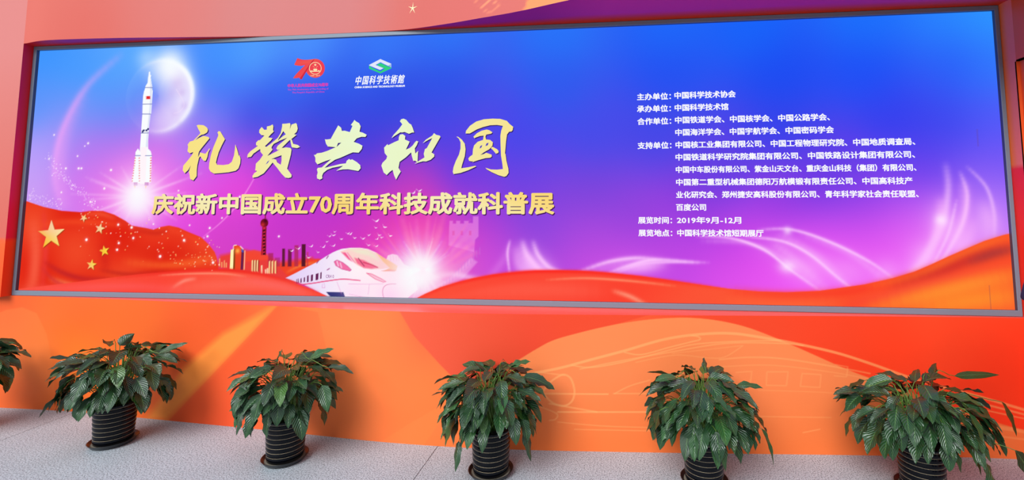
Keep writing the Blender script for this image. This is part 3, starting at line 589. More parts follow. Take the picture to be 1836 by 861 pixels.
for i in range(10):
    y = 524 + i * 13
    for x in (122 - i * 1.7, 143): rk([(x - 3, y), (x + 3, y), (x + 3, y + 6), (x - 3, y + 6)], (244, 130, 140))
    for x in (205 - i * .3,): rk([(x - 6, y), (x, y), (x, y + 6), (x - 6, y + 6)], (236, 90, 96))
for x0 in (114, 170): rk([(x0, 652), (x0 + 20, 652), (x0 + 20, 668), (x0, 668)], (206, 130, 200)); rk([(x0 + 2, 670), (x0 + 10, 670), (x0 + 6, 684)], (250, 190, 120))
cs.glow((247, 346), 20, (255, 252, 255), .95); cs.glow((246, 362), 30, (250, 250, 255), .6)
# birds
for x, y, s_ in [(598, 440, 6), (535, 445, 6), (523, 449, 6), (558, 441, 6), (580, 442, 6), (598, 421, 6), (612, 428, 5), (591, 423, 5), (624, 418, 5), (628, 419, 6), (651, 427, 6), (661, 421, 5), (680, 421, 5), (676, 428, 5), (684, 425, 5), (690, 406, 7), (675, 395, 8), (674, 408, 4), (700, 422, 6), (661, 439, 5), (675, 441, 5), (586, 433, 4), (570, 452, 4), (741, 345, 7), (752, 341, 7), (730, 352, 4), (553, 461, 6), (600, 415, 4), (727, 360, 5), (636, 426, 5)]:
    r = rng.uniform(-.5, .5); q = lambda a, b: (x + a * s_ * math.cos(r) - b * s_ * math.sin(r), y + a * s_ * math.sin(r) + b * s_ * math.cos(r))
    cs.poly([q(-.9, -.35), q(-.3, .12), q(0, .1), q(.7, -.25), q(.25, .34), q(-.1, .42)], (255, 244, 255), .95, .9)
# module seams of the display
for x0, y0, x1, y1 in [(1774, 512, 1777, 556), (1752, 232, 1754, 262)]: cs.line([(x0, y0), (x1, y1)], 1.0, (120, 60, 90), .45, smooth=False)
cs.C = np.clip(cs.C, 0, 255)
P3 = np.stack([cs.A, np.full(cs.A.shape, SY), cs.B], 2)
scr = grid_mesh('screen', P3, lin(cs.C), LED, led, smooth=False)

# frame: four mitred rails, deeper than the screen
GREY = mat_plain('grey_painted_metal', (116, 128, 142), .42, spec=.5)
OX0, OX1, OZ0, OZ1 = -3.713, 3.73, ZL + .0005, ZT - .001
IX0, IX1, IZ0, IZ1 = -3.683, 3.703, .927, 2.917
F0, F1 = -.032, .05
bm = bmesh.new()
o = [(OX0, OZ0), (OX1, OZ0), (OX1, OZ1), (OX0, OZ1)]; i_ = [(IX0, IZ0), (IX1, IZ0), (IX1, IZ1), (IX0, IZ1)]
VO = {}
for k, L in (('o', o), ('i', i_)):
    for n_, (x, z) in enumerate(L):
        for y in (F0, F1): VO[k, n_, y] = bm.verts.new((x, y, z))
for n_ in range(4):
    m_ = (n_ + 1) % 4
    bm.faces.new([VO['o', n_, F0], VO['o', m_, F0], VO['i', m_, F0], VO['i', n_, F0]])
    bm.faces.new([VO['i', n_, F0], VO['i', m_, F0], VO['i', m_, F1], VO['i', n_, F1]]).material_index = 1
    bm.faces.new([VO['o', m_, F0], VO['o', n_, F0], VO['o', n_, F1], VO['o', m_, F1]])
    bm.faces.new([VO['o', m_, F1], VO['o', n_, F1], VO['i', n_, F1], VO['i', m_, F1]])
bmesh.ops.bevel(bm, geom=[e_ for e_ in bm.edges if abs(e_.verts[0].co.y - F0) < 1e-5 and abs(e_.verts[1].co.y - F0) < 1e-5 and len(e_.link_faces) == 2 and any(abs(f.normal.y) < .5 for f in e_.link_faces)], offset=.003, segments=1, affect='EDGES')
bmesh.ops.recalc_face_normals(bm, faces=bm.faces)
from_bm('frame', bm, [GREY, mat_plain('black_inner_lip', (70, 72, 92), .35)], led)

# ---- lettering lit on the screen
def flat_mesh(name, polys, colf, parent, y, mat=LED):
    """polys: lists of (x, z) outlines; one flat mesh of lit colour."""
    V, F, K = [], [], []
    for P in polys:
        P = [p for i, p in enumerate(P) if math.hypot(p[0] - P[i - 1][0], p[1] - P[i - 1][1]) > 1e-6]
        tri = geometry.tessellate_polygon([[Vector((p[0], p[1], 0)) for p in P]])
        b = len(V); V += [(p[0], y, p[1]) for p in P]; F += [tuple(b + i for i in t) for t in tri]
    me = bpy.data.meshes.new(name); me.from_pydata(V, [], F); me.update()
    A = np.array(V)
    set_corner_colors(me, lin(colf(A[:, 0], A[:, 2]) if callable(colf) else np.tile(np.asarray(colf, float), (len(V), 1))))
    return link_mesh(name, me, mat, parent)
def text_arrays(body, bold, shear=0.0, space=1.0):
    cu_ = bpy.data.curves.new('t', 'FONT'); cu_.body = body; cu_.size = 1; cu_.offset = bold; cu_.resolution_u = 2; cu_.shear = shear; cu_.space_character = space
    ob = bpy.data.objects.new('t', cu_); COL.objects.link(ob)
    dg = bpy.context.evaluated_depsgraph_get(); ev = ob.evaluated_get(dg); me = ev.to_mesh()
    V = np.array([v.co[:] for v in me.vertices]); F = [tuple(p.vertices) for p in me.polygons]
    ev.to_mesh_clear(); bpy.data.objects.remove(ob); bpy.data.curves.remove(cu_)
    return V, F
def text_mesh(name, lines, colf, parent, y):
    """lines: (text, bold, px_left, px_right, px_y, px_height, shear); every line fitted to its place on the screen.
    Bold strokes: the same glyphs laid over each other a stroke's width apart."""
    VV, FF, n0 = [], [], 0
    for body, bold, x0, x1, yc, hh, sh in lines:
        V, F = text_arrays(body, 0, sh, 1.22 if sh else 1.0)
        a, b = m_scr((x0, yc)), m_scr((x1, yc)); u0, u1 = m_scr((x0, yc - hh / 2)), m_scr((x0, yc + hh / 2))
        H = u0[1] - u1[1]; mn, mx = V.min(0), V.max(0); bx = bold * H; bz = bold * .8 * H
        X = a[0] + bx + (V[:, 0] - mn[0]) / (mx[0] - mn[0]) * (b[0] - a[0] - 2 * bx); Z = a[1] - H / 2 + bz + (V[:, 1] - mn[1]) / (mx[1] - mn[1]) * (H - 2 * bz)
        offs = [(0, 0)] + [(bx * math.cos(k * math.pi / 4), bz * math.sin(k * math.pi / 4)) for k in range(8)] if bold > 0 else [(0, 0)]
        for k, (ox, oz) in enumerate(offs):
            VV.append(np.stack([X + ox, np.full(len(X), y - k * 1e-5), Z + oz], 1)); FF += [tuple(n0 + i for i in f) for f in F]; n0 += len(V)
    A = np.concatenate(VV)
    me = bpy.data.meshes.new(name); me.from_pydata(A.tolist(), [], FF); me.update()
    set_corner_colors(me, lin(colf(A[:, 0], A[:, 2]) if callable(colf) else np.tile(np.asarray(colf, float), (len(A), 1))))
    return link_mesh(name, me, LED, parent)
CAL = [
    ((320, 215), [[(238, 72), (262, 64), (328, 70), (360, 92), (375, 106), (384, 130), (372, 162), (330, 188), (300, 193), (258, 222), (212, 268), (270, 232), (330, 207), (390, 220), (402, 240), (345, 310), (300, 365), (268, 410), (260, 440), (256, 480), (266, 462), (275, 440), (282, 420), (350, 437), (385, 395), (400, 366), (406, 380), (390, 410), (388, 420), (375, 480), (355, 528), (330, 528), (305, 500), (285, 468), (268, 490), (247, 580), (240, 640), (238, 725), (195, 780), (155, 762), (145, 700), (137, 665), (165, 585), (130, 645), (85, 688), (58, 650), (66, 590), (130, 515), (180, 450), (195, 413), (150, 432), (120, 405), (128, 345), (122, 320), (150, 280), (195, 268), (240, 222), (280, 180), (285, 165), (262, 125)],
                  [(505, 165), (520, 145), (542, 150), (575, 205), (602, 250), (560, 330), (520, 420), (497, 500), (486, 550), (500, 578), (580, 582), (650, 572), (690, 540), (718, 460), (728, 390), (735, 315), (755, 370), (772, 430), (780, 470), (785, 452), (793, 470), (802, 500), (798, 560), (775, 625), (740, 655), (650, 675), (550, 685), (460, 692), (415, 665), (395, 625), (400, 560), (420, 460), (450, 360), (490, 265), (515, 205), (515, 185)]]),
    ((430, 210), [[(285, 128), (318, 165), (350, 163), (352, 122), (395, 112), (425, 95), (435, 120), (430, 165), (440, 188), (400, 225), (368, 262), (425, 272), (400, 305), (325, 375), (345, 385), (400, 345), (412, 400), (425, 420), (360, 497), (330, 520), (270, 450), (265, 410), (180, 470), (148, 512), (98, 520), (105, 480), (140, 440), (235, 372), (212, 362), (212, 330), (240, 300), (262, 298), (320, 238), (280, 232), (252, 200), (255, 165)],
                  [(548, 88), (600, 85), (648, 78), (655, 100), (645, 160), (668, 97), (725, 78), (738, 95), (748, 150), (735, 190), (700, 222), (735, 228), (665, 285), (640, 300), (590, 350), (530, 410), (490, 425), (472, 405), (490, 370), (545, 325), (615, 265), (500, 310), (505, 290), (560, 245), (595, 222), (562, 182), (548, 150)],
                  [(548, 120), (562, 182), (495, 290), (505, 312), (440, 345), (415, 380), (405, 425), (340, 390), (400, 345), (490, 270), (530, 205)],
                  [(650, 285), (672, 290), (690, 345), (750, 360), (778, 385), (740, 400), (680, 392), (668, 380)],
                  [(315, 470), (360, 500), (480, 440), (540, 400), (555, 485), (410, 540), (440, 545), (425, 585), (370, 655), (310, 725), (230, 770), (170, 782), (165, 760), (190, 720), (215, 705), (225, 695), (200, 685), (205, 660), (210, 600), (260, 550)],
                  [(540, 400), (600, 390), (655, 398), (668, 420), (660, 480), (640, 560), (612, 665), (670, 745), (665, 775), (630, 785), (590, 780), (540, 730), (480, 650), (425, 585), (410, 545), (440, 538), (470, 550), (485, 585), (530, 615), (540, 560), (540, 488)]]),
    ((555, 205), [[(372, 143), (410, 175), (418, 212), (400, 260), (415, 215), (455, 212), (520, 230), (555, 150), (533, 138), (560, 105), (580, 73), (600, 92), (640, 115), (660, 155), (645, 225), (690, 238), (738, 265), (722, 292), (670, 290), (610, 310), (570, 355), (640, 380), (683, 405), (675, 445), (635, 495), (560, 490), (500, 515), (400, 560), (330, 585), (250, 640), (195, 690), (300, 665), (400, 640), (470, 632), (480, 600), (510, 575), (530, 588), (550, 580), (610, 615), (655, 655), (660, 695), (630, 730), (560, 718), (500, 708), (430, 710), (345, 727), (400, 690), (435, 662), (300, 688), (230, 715), (180, 755), (165, 790), (168, 825), (135, 842), (100, 825), (97, 790), (108, 750), (98, 710), (110, 690), (160, 685), (220, 630), (280, 578), (200, 605), (105, 645), (78, 610), (78, 560), (58, 520), (75, 525), (100, 503), (160, 495), (230, 472), (340, 424), (350, 422), (412, 365), (370, 370), (350, 422), (340, 424), (238, 415), (215, 380), (200, 322), (225, 325), (275, 318), (320, 235)]]),
    ((675, 205), [[(303, 90), (320, 65), (350, 57), (385, 72), (420, 115), (450, 135), (470, 180), (487, 235), (460, 235), (420, 252), (365, 228), (330, 235), (310, 232), (250, 270), (195, 307), (220, 268), (290, 190), (335, 130)],
                  [(305, 262), (340, 256), (373, 280), (368, 325), (428, 352), (415, 385), (380, 455), (430, 435), (470, 400), (490, 370), (515, 342), (540, 350), (520, 400), (495, 440), (502, 505), (538, 470), (535, 520), (530, 618), (500, 598), (475, 600), (455, 530), (448, 490), (380, 555), (300, 612), (285, 690), (315, 738), (285, 785), (255, 842), (230, 790), (210, 715), (170, 745), (135, 782), (95, 750), (65, 660), (80, 625), (130, 575), (140, 540), (108, 500), (100, 430), (145, 382), (150, 400), (230, 360), (288, 335), (290, 295)],
                  [(742, 243), (770, 265), (815, 275), (825, 292), (780, 370), (710, 492), (745, 515), (745, 545), (700, 585), (640, 608), (600, 605), (490, 637), (540, 605), (620, 555), (610, 510), (625, 450), (650, 435), (680, 380), (720, 305), (660, 335), (595, 373), (640, 325), (720, 275)]]),
    ((805, 205), [[(215, 248), (220, 215), (270, 150), (350, 95), (450, 65), (560, 57), (660, 60), (745, 85), (780, 125), (827, 162), (820, 205), (805, 222), (775, 225), (748, 260), (735, 350), (728, 440), (722, 500), (730, 520), (740, 600), (765, 700), (768, 755), (740, 795), (712, 805), (640, 785), (550, 745), (490, 710), (470, 688), (540, 710), (620, 713), (695, 705), (688, 640), (670, 530), (665, 400), (662, 280), (672, 215), (695, 150), (620, 138), (530, 142), (440, 165), (360, 195), (300, 230), (270, 247)],
                  [(97, 288), (120, 290), (170, 330), (205, 380), (215, 450), (205, 540), (170, 650), (160, 695), (250, 682), (340, 663), (352, 672), (250, 720), (150, 755), (60, 770), (50, 740), (60, 680), (90, 600), (130, 520), (150, 440), (150, 360), (130, 315)],
                  [(315, 290), (360, 245), (420, 212), (485, 197), (520, 205), (560, 232), (545, 250), (480, 262), (470, 290), (478, 325), (530, 330), (565, 360), (560, 405), (520, 450), (450, 490), (405, 525), (450, 512), (480, 495), (550, 520), (552, 545), (530, 560), (470, 565), (380, 590), (300, 617), (312, 603), (290, 607), (260, 600), (250, 570), (270, 545), (305, 520), (310, 450), (325, 400), (370, 355), (440, 330), (448, 275), (400, 280), (345, 300), (330, 310)],
                  [(540, 435), (560, 418), (620, 450), (640, 475), (635, 498), (605, 508), (575, 470)]])]
CAL_HOLES = [((805, 205), [[(395, 445), (403, 412), (430, 395), (422, 425)], [(470, 410), (485, 375), (512, 366), (500, 400)]]), ((430, 210), [[(337, 612), (360, 575), (388, 553), (365, 590)]])]
def cal_polys(src, dx=0, dy=0): return [[tuple(m_scr((o_[0] + x / 7.175 + dx, o_[1] + y / 7.175 + dy))) for x, y in P] for o_, L in src for P in L]
def gold(X, Z):
    xs_ = [-2.45, -2.0, -1.4, -.9, -.4, .2, .7]; k = [(250, 226, 130), (248, 228, 138), (240, 238, 176), (234, 248, 208), (234, 246, 200), (246, 230, 150), (250, 226, 150)]
    return np.stack([np.interp(X, xs_, [c[i] for c in k]) for i in range(3)], -1)
flat_mesh('title_shadow', cal_polys(CAL, 1.3, 1.6), (52, 34, 110), scr, SY - .0015)
flat_mesh('title_lettering', cal_polys(CAL), gold, scr, SY - .003)
for P in cal_polys(CAL_HOLES): flat_mesh('title_counter', [P], (78, 66, 190), scr, SY - .0038)
SUB = '庆祝新中国成立70周年科技成就科普展'
text_mesh('subtitle_shadow', [(SUB, .045, 274.6, 995.6, 367.4, 38.5, 0)], (70, 22, 90), scr, SY - .0015)
def gold2(X, Z):
    b = np.sin(X * 3.4 + Z * 9) * .5 + .5
    return np.stack([250 - 4 * b, 216 + 20 * b, 120 + 60 * b], -1)
text_mesh('subtitle_lettering', [(SUB, .04, 273, 994, 366, 37.5, 0)], gold2, scr, SY - .003)
ROWS = [('主办单位：', 1142, 1203, 174), ('中国科学技术协会', 1209, 1319, 171.3), ('承办单位：', 1142, 1203, 195.6), ('中国科学技术馆', 1209.5, 1306, 193.4), ('合作单位：', 1142.5, 1203.5, 218), ('中国铁道学会、中国核学会、中国公路学会、', 1210, 1488, 215.5), ('中国海洋学会、中国宇航学会、中国密码学会', 1210.5, 1495, 237.6),
        ('支持单位：', 1143, 1204, 261.3), ('中国核工业集团有限公司、中国工程物理研究院、中国地质调查局、', 1211, 1641, 260), ('中国铁道科学研究院集团有限公司、中国铁路设计集团有限公司、', 1211, 1640.5, 282), ('中国中车股份有限公司、紫金山天文台、重庆金山科技（集团）有限公司、', 1211.5, 1643, 304.3), ('中国第二重型机械集团德阳万航模锻有限责任公司、中国高科技产', 1212, 1636, 326.8), ('业化研究会、郑州捷安高科股份有限公司、青年科学家社会责任联盟、', 1212, 1647, 349.3), ('百度公司', 1212, 1266, 371.8),
        ('展览时间：', 1144, 1205, 395), ('2019年9月-12月', 1213.5, 1329, 394.8), ('展览地点：', 1144.5, 1205.5, 417.7), ('中国科学技术馆短期展厅', 1214, 1369, 417.6)]
text_mesh('organizer_lettering', [(b, .035, x0, x1, yc, 12.6, 0) for b, x0, x1, yc in ROWS], (252, 252, 255), scr, SY - .002)
# museum mark and name
MZ = lambda P: [tuple(m_scr((500 + x / 7.344, 90 + y / 7.344))) for x, y in P]
flat_mesh('museum_mark', [MZ([(1190, 195), (1338, 118), (1483, 180), (1440, 208), (1340, 160), (1275, 195), (1380, 238), (1335, 262), (1190, 202)])], (226, 232, 250), scr, SY - .0022)
flat_mesh('museum_mark_green', [MZ([(1190, 205), (1222, 228), (1338, 283), (1396, 244), (1300, 200), (1300, 186), (1345, 172), (1440, 216), (1483, 230), (1483, 240), (1338, 308), (1190, 245)])], (52, 208, 128), scr, SY - .0022)
flat_mesh('museum_mark_side', [MZ([(1442, 208), (1483, 182), (1483, 228)])], (160, 190, 226), scr, SY - .0022)
text_mesh('museum_lettering', [('中国科学技術館', .02, 637.5, 726, 144.5, 16, .25), ('CHINA SCIENCE AND TECHNOLOGY MUSEUM', .06, 636, 726, 156.8, 3.6, 0)], (250, 252, 255), scr, SY - .002)
# anniversary mark
AZ = lambda P: [tuple(m_scr((510 + x / 10.77, 95 + y / 10.77))) for x, y in P]
ring = lambda cx, cy, r, n=40: [(cx + r * math.cos(2 * math.pi * i / n), cy + r * math.sin(2 * math.pi * i / n)) for i in range(n)]
flat_mesh('anniversary_mark', [AZ([(195, 235), (200, 210), (225, 160), (250, 100), (285, 112), (330, 128), (400, 134), (480, 130), (590, 116), (560, 170), (500, 250), (440, 340), (385, 430), (335, 515), (300, 495), (285, 478), (240, 488), (168, 490), (220, 420), (300, 335), (400, 236), (330, 252), (260, 246)]), AZ(ring(598, 298, 183))], lambda X, Z: np.stack([240 + 0 * X, 78 + 14 * np.sin(X * 30), 82 + 0 * X], -1), scr, SY - .0018)
flat_mesh('anniversary_mark_fold', [AZ([(590, 116), (440, 340), (335, 515), (300, 500), (420, 320), (540, 150)])], (206, 44, 66), scr, SY - .0024)
R0, R1 = ring(600, 298, 120), ring(600, 298, 109)
EMB = [AZ([R0[i], R0[(i + 1) % 40], R1[(i + 1) % 40], R1[i]]) for i in range(40)]
EMB.append(AZ([(600 + 30 * a, 232 - 30 * b) for a, b in star_pts(5, 1, .4)]))
EMB += [AZ([(x + 9 * a, y - 9 * b) for a, b in star_pts(5, 1, .4)]) for x, y in ((562, 262), (580, 284), (618, 284), (638, 262))]
EMB += [AZ([(560, 318), (572, 306), (628, 306), (640, 318), (632, 336), (568, 336)]), AZ([(495, 350), (530, 340), (560, 350), (572, 340), (628, 340), (642, 350), (668, 332), (690, 348), (685, 362), (500, 366)])]
flat_mesh('anniversary_emblem', EMB, (252, 232, 180), scr, SY - .003)
text_mesh('anniversary_lettering', [('中华人民共和国成立70周年', .04, 516, 589, 154, 6.8, 0), ('The 70th Anniversary of The Founding of', .01, 516, 589, 161.6, 3.8, 0), ("The People's Republic of China", .01, 524, 582, 166.6, 3.8, 0)], (226, 62, 170), scr, SY - .002)
text_mesh('anniversary_years', [('1949 - 2019', .01, 557, 574, 136.2, 2.6, 0)], (252, 220, 190), scr, SY - .003)
text_mesh('train_lettering', [('CRH 0', .01, 584.5, 599, 495.6, 6, 0)], (150, 70, 150), scr, SY - .002)
# ------------------------------------------------------------------ potted peace lilies along the wall
def mat_leaf():
    m, t, b = mat_new('glossy_leaf')
    N = t.nodes.new; L = t.links.new
    at = N('ShaderNodeVertexColor'); at.layer_name = 'Col'
    uv = N('ShaderNodeUVMap'); sp = N('ShaderNodeSeparateXYZ'); L(uv.outputs[0], sp.inputs[0])
    ab = N('ShaderNodeMath'); ab.operation = 'ABSOLUTE'; L(sp.outputs[0], ab.inputs[0])
    k = N('ShaderNodeMath'); k.operation = 'MULTIPLY_ADD'; k.inputs[1].default_value = -.32; L(ab.outputs[0], k.inputs[0]); L(sp.outputs[1], k.inputs[2])
    f = N('ShaderNodeMath'); f.operation = 'MULTIPLY'; f.inputs[1].default_value = 55; L(k.outputs[0], f.inputs[0])
    s = N('ShaderNodeMath'); s.operation = 'SINE'; L(f.outputs[0], s.inputs[0])
    mid = N('ShaderNodeMath'); mid.operation = 'LESS_THAN'; mid.inputs[1].default_value = .05; L(ab.outputs[0], mid.inputs[0])
    mx = N('ShaderNodeMix'); mx.data_type = 'RGBA'; mx.inputs[7].default_value = lin4((96, 140, 70))
    ms = N('ShaderNodeMath'); ms.operation = 'MULTIPLY'; ms.inputs[1].default_value = .5; L(mid.outputs[0], ms.inputs[0])
    L(ms.outputs[0], mx.inputs[0]); L(at.outputs[0], mx.inputs[6]); L(mx.outputs[2], b.inputs['Base Color'])
    bu = N('ShaderNodeBump'); bu.inputs['Strength'].default_value = .45; bu.inputs['Distance'].default_value = .003
    L(s.outputs[0], bu.inputs['Height']); L(bu.outputs[0], b.inputs['Normal'])
    b.inputs['Roughness'].default_value = .34; b.inputs['Specular IOR Level'].default_value = .7
    b.inputs['Transmission Weight'].default_value = 0
    return m
LEAF = mat_leaf()
STEM = mat_plain('pale_green_petiole', (88, 122, 46), .5)
GLAZE = mat_plain('black_glazed_ceramic', (7, 9, 15), .12, spec=.18)
GILT = mat_plain('worn_gilt_line', (196, 176, 140), .5)
DISH = mat_plain('black_plastic_dish', (20, 21, 25), .34)
DUST = mat_plain('dried_limescale', (126, 118, 104), .9)
SOIL = mat_plain('dark_potting_soil', (36, 28, 22), .95)

def lathe(bm, prof, mi, seg=48):
    """prof: list of (r, z, material index of the band below it)"""
    rings = [[bm.verts.new((r * math.cos(2 * math.pi * i / seg), r * math.sin(2 * math.pi * i / seg), z)) for i in range(seg)] for r, z, _ in prof]
    for k in range(len(prof) - 1):
        for i in range(seg):
            f = bm.faces.new([rings[k][i], rings[k][(i + 1) % seg], rings[k + 1][(i + 1) % seg], rings[k + 1][i]]); f.material_index = prof[k + 1][2]; f.smooth = True
    return rings
POT_H, POT_R = .272, .116
def pot_mesh():
    bm = bmesh.new(); prof = [(.0001, .016, 0), (.098, .016, 0), (.104, .02, 0)]
    n = 8; z0, z1 = .026, POT_H - .018
    for k in range(n):
        za, zb = z0 + (z1 - z0) * k / n, z0 + (z1 - z0) * (k + 1) / n
        ra, rb = .104 + .012 * k / n, .104 + .012 * (k + 1) / n
        for j in range(7):
            t = j / 6; z = za + .0014 + (zb - za - .0028) * t
            prof.append((ra + (rb - ra) * t + .0032 * math.sin(math.pi * t) ** .7, z, 0))
        prof += [(rb + .0004, zb - .0006, 0), (rb + .0004, zb + .0006, 1)]
    prof += [(.117, z1 + .004, 0), (.121, z1 + .008, 0), (.122, POT_H - .004, 0), (.119, POT_H, 0), (.113, POT_H, 0), (.11, POT_H - .006, 0), (.106, POT_H - .05, 0)]
    lathe(bm, prof, 0); bmesh.ops.recalc_face_normals(bm, faces=bm.faces)
    me = bpy.data.meshes.new('pot'); bm.to_mesh(me); bm.free(); me.materials.append(GLAZE); me.materials.append(GILT); return me
def saucer_mesh():
    bm = bmesh.new()
    lathe(bm, [(.0001, 0, 0), (.108, 0, 0), (.116, .004, 0), (.133, .026, 0), (.135, .029, 0), (.132, .0305, 0), (.129, .028, 0), (.116, .015, 0), (.108, .0145, 1), (.0001, .0145, 1)], 0)
    bmesh.ops.recalc_face_normals(bm, faces=bm.faces)
    me = bpy.data.meshes.new('saucer'); bm.to_mesh(me); bm.free(); me.materials.append(DISH); me.materials.append(DUST); return me
def soil_mesh():
    bm = bmesh.new(); rr = lathe(bm, [(.0001, POT_H - .02, 0), (.05, POT_H - .018, 0), (.107, POT_H - .024, 0)], 0, 32)
    for v in bm.verts: v.co.z += .006 * noise.noise(v.co * 40)
    bmesh.ops.recalc_face_normals(bm, faces=bm.faces)
    me = bpy.data.meshes.new('soil'); bm.to_mesh(me); bm.free(); me.materials.append(SOIL); return me
POT_ME, SAUCER_ME, SOIL_ME = pot_mesh(), saucer_mesh(), soil_mesh()

NL, NW = 9, 6
def leaf_geo(out, base, az, pitch, droop, length, width, roll, twist, rnd, curl=0.0):
    """One blade: follows a drooping arc from base; keeled along the midrib, wavy at the edge, with a drawn-out tip."""
    V, F, UV, K = out
    b0 = len(V); p = Vector(base); ca, sa = math.cos(az), math.sin(az)
    side0 = Vector((-sa, ca, 0)); ds = length / NL
    tone = rnd.uniform(.75, 1.3); yel = rnd.random() < .05
    col = np.array([.014 * tone, .052 * tone, .015 * tone]) if not yel else np.array([.05, .13, .022])
    if rnd.random() < .22: col = np.array([.022, .082, .02]) * tone
    ph = rnd.uniform(0, 6.28); keel = rnd.uniform(.12, .38); wav = rnd.uniform(.04, .15)
    for i in range(NL + 1):
        t = i / NL
        ang = pitch - droop * t ** .8
        d = Vector((ca * math.cos(ang), sa * math.cos(ang), math.sin(ang)))
        d.rotate(Matrix.Rotation(curl * t, 3, 'Z'))
        if i: p = p + d * ds
        sd = side0.copy(); sd.rotate(Matrix.Rotation(roll + twist * t, 3, d))
        nr = sd.cross(d); nr = -nr if nr.z < 0 and abs(roll) < .6 and ang > -1.2 else nr
        if i == 0: n0 = nr
        nr = nr if nr.dot(n0) > -.2 else -nr; n0 = nr
        w = width * 2.62 * (t + .002) ** .55 * (1 - t) ** .92 if t < 1 else 0.0
        w = max(w, .0012)
        for j in range(NW + 1):
            u = -1 + 2 * j / NW
            h = keel * w * .5 * abs(u) ** 1.2 + wav * w * math.sin(t * 14 + ph + (1.4 if u > 0 else 0)) * u * u
            V.append(p + sd * (u * w * .5) + nr * h); UV.append((u, t)); K.append(col * (1 + .15 * (t - .4)))
    for i in range(NL):
        for j in range(NW):
            a = b0 + i * (NW + 1) + j; F.append((a, a + 1, a + NW + 2, a + NW + 1))
def stem_geo(out, P, r0, r1, seg=5):
    V, F = out; P = spline(np.array(P), 3); b0 = len(V); n = len(P)
    for i in range(n):
        d = Vector(P[min(i + 1, n - 1)] - P[max(i - 1, 0)]).normalized(); a = d.orthogonal().normalized(); b = d.cross(a); r = r0 + (r1 - r0) * i / (n - 1)
        for k in range(seg): V.append(Vector(P[i]) + (a * math.cos(6.2832 * k / seg) + b * math.sin(6.2832 * k / seg)) * r)
    for i in range(n - 1):
        for k in range(seg): F.append((b0 + i * seg + k, b0 + i * seg + (k + 1) % seg, b0 + (i + 1) * seg + (k + 1) % seg, b0 + (i + 1) * seg + k))

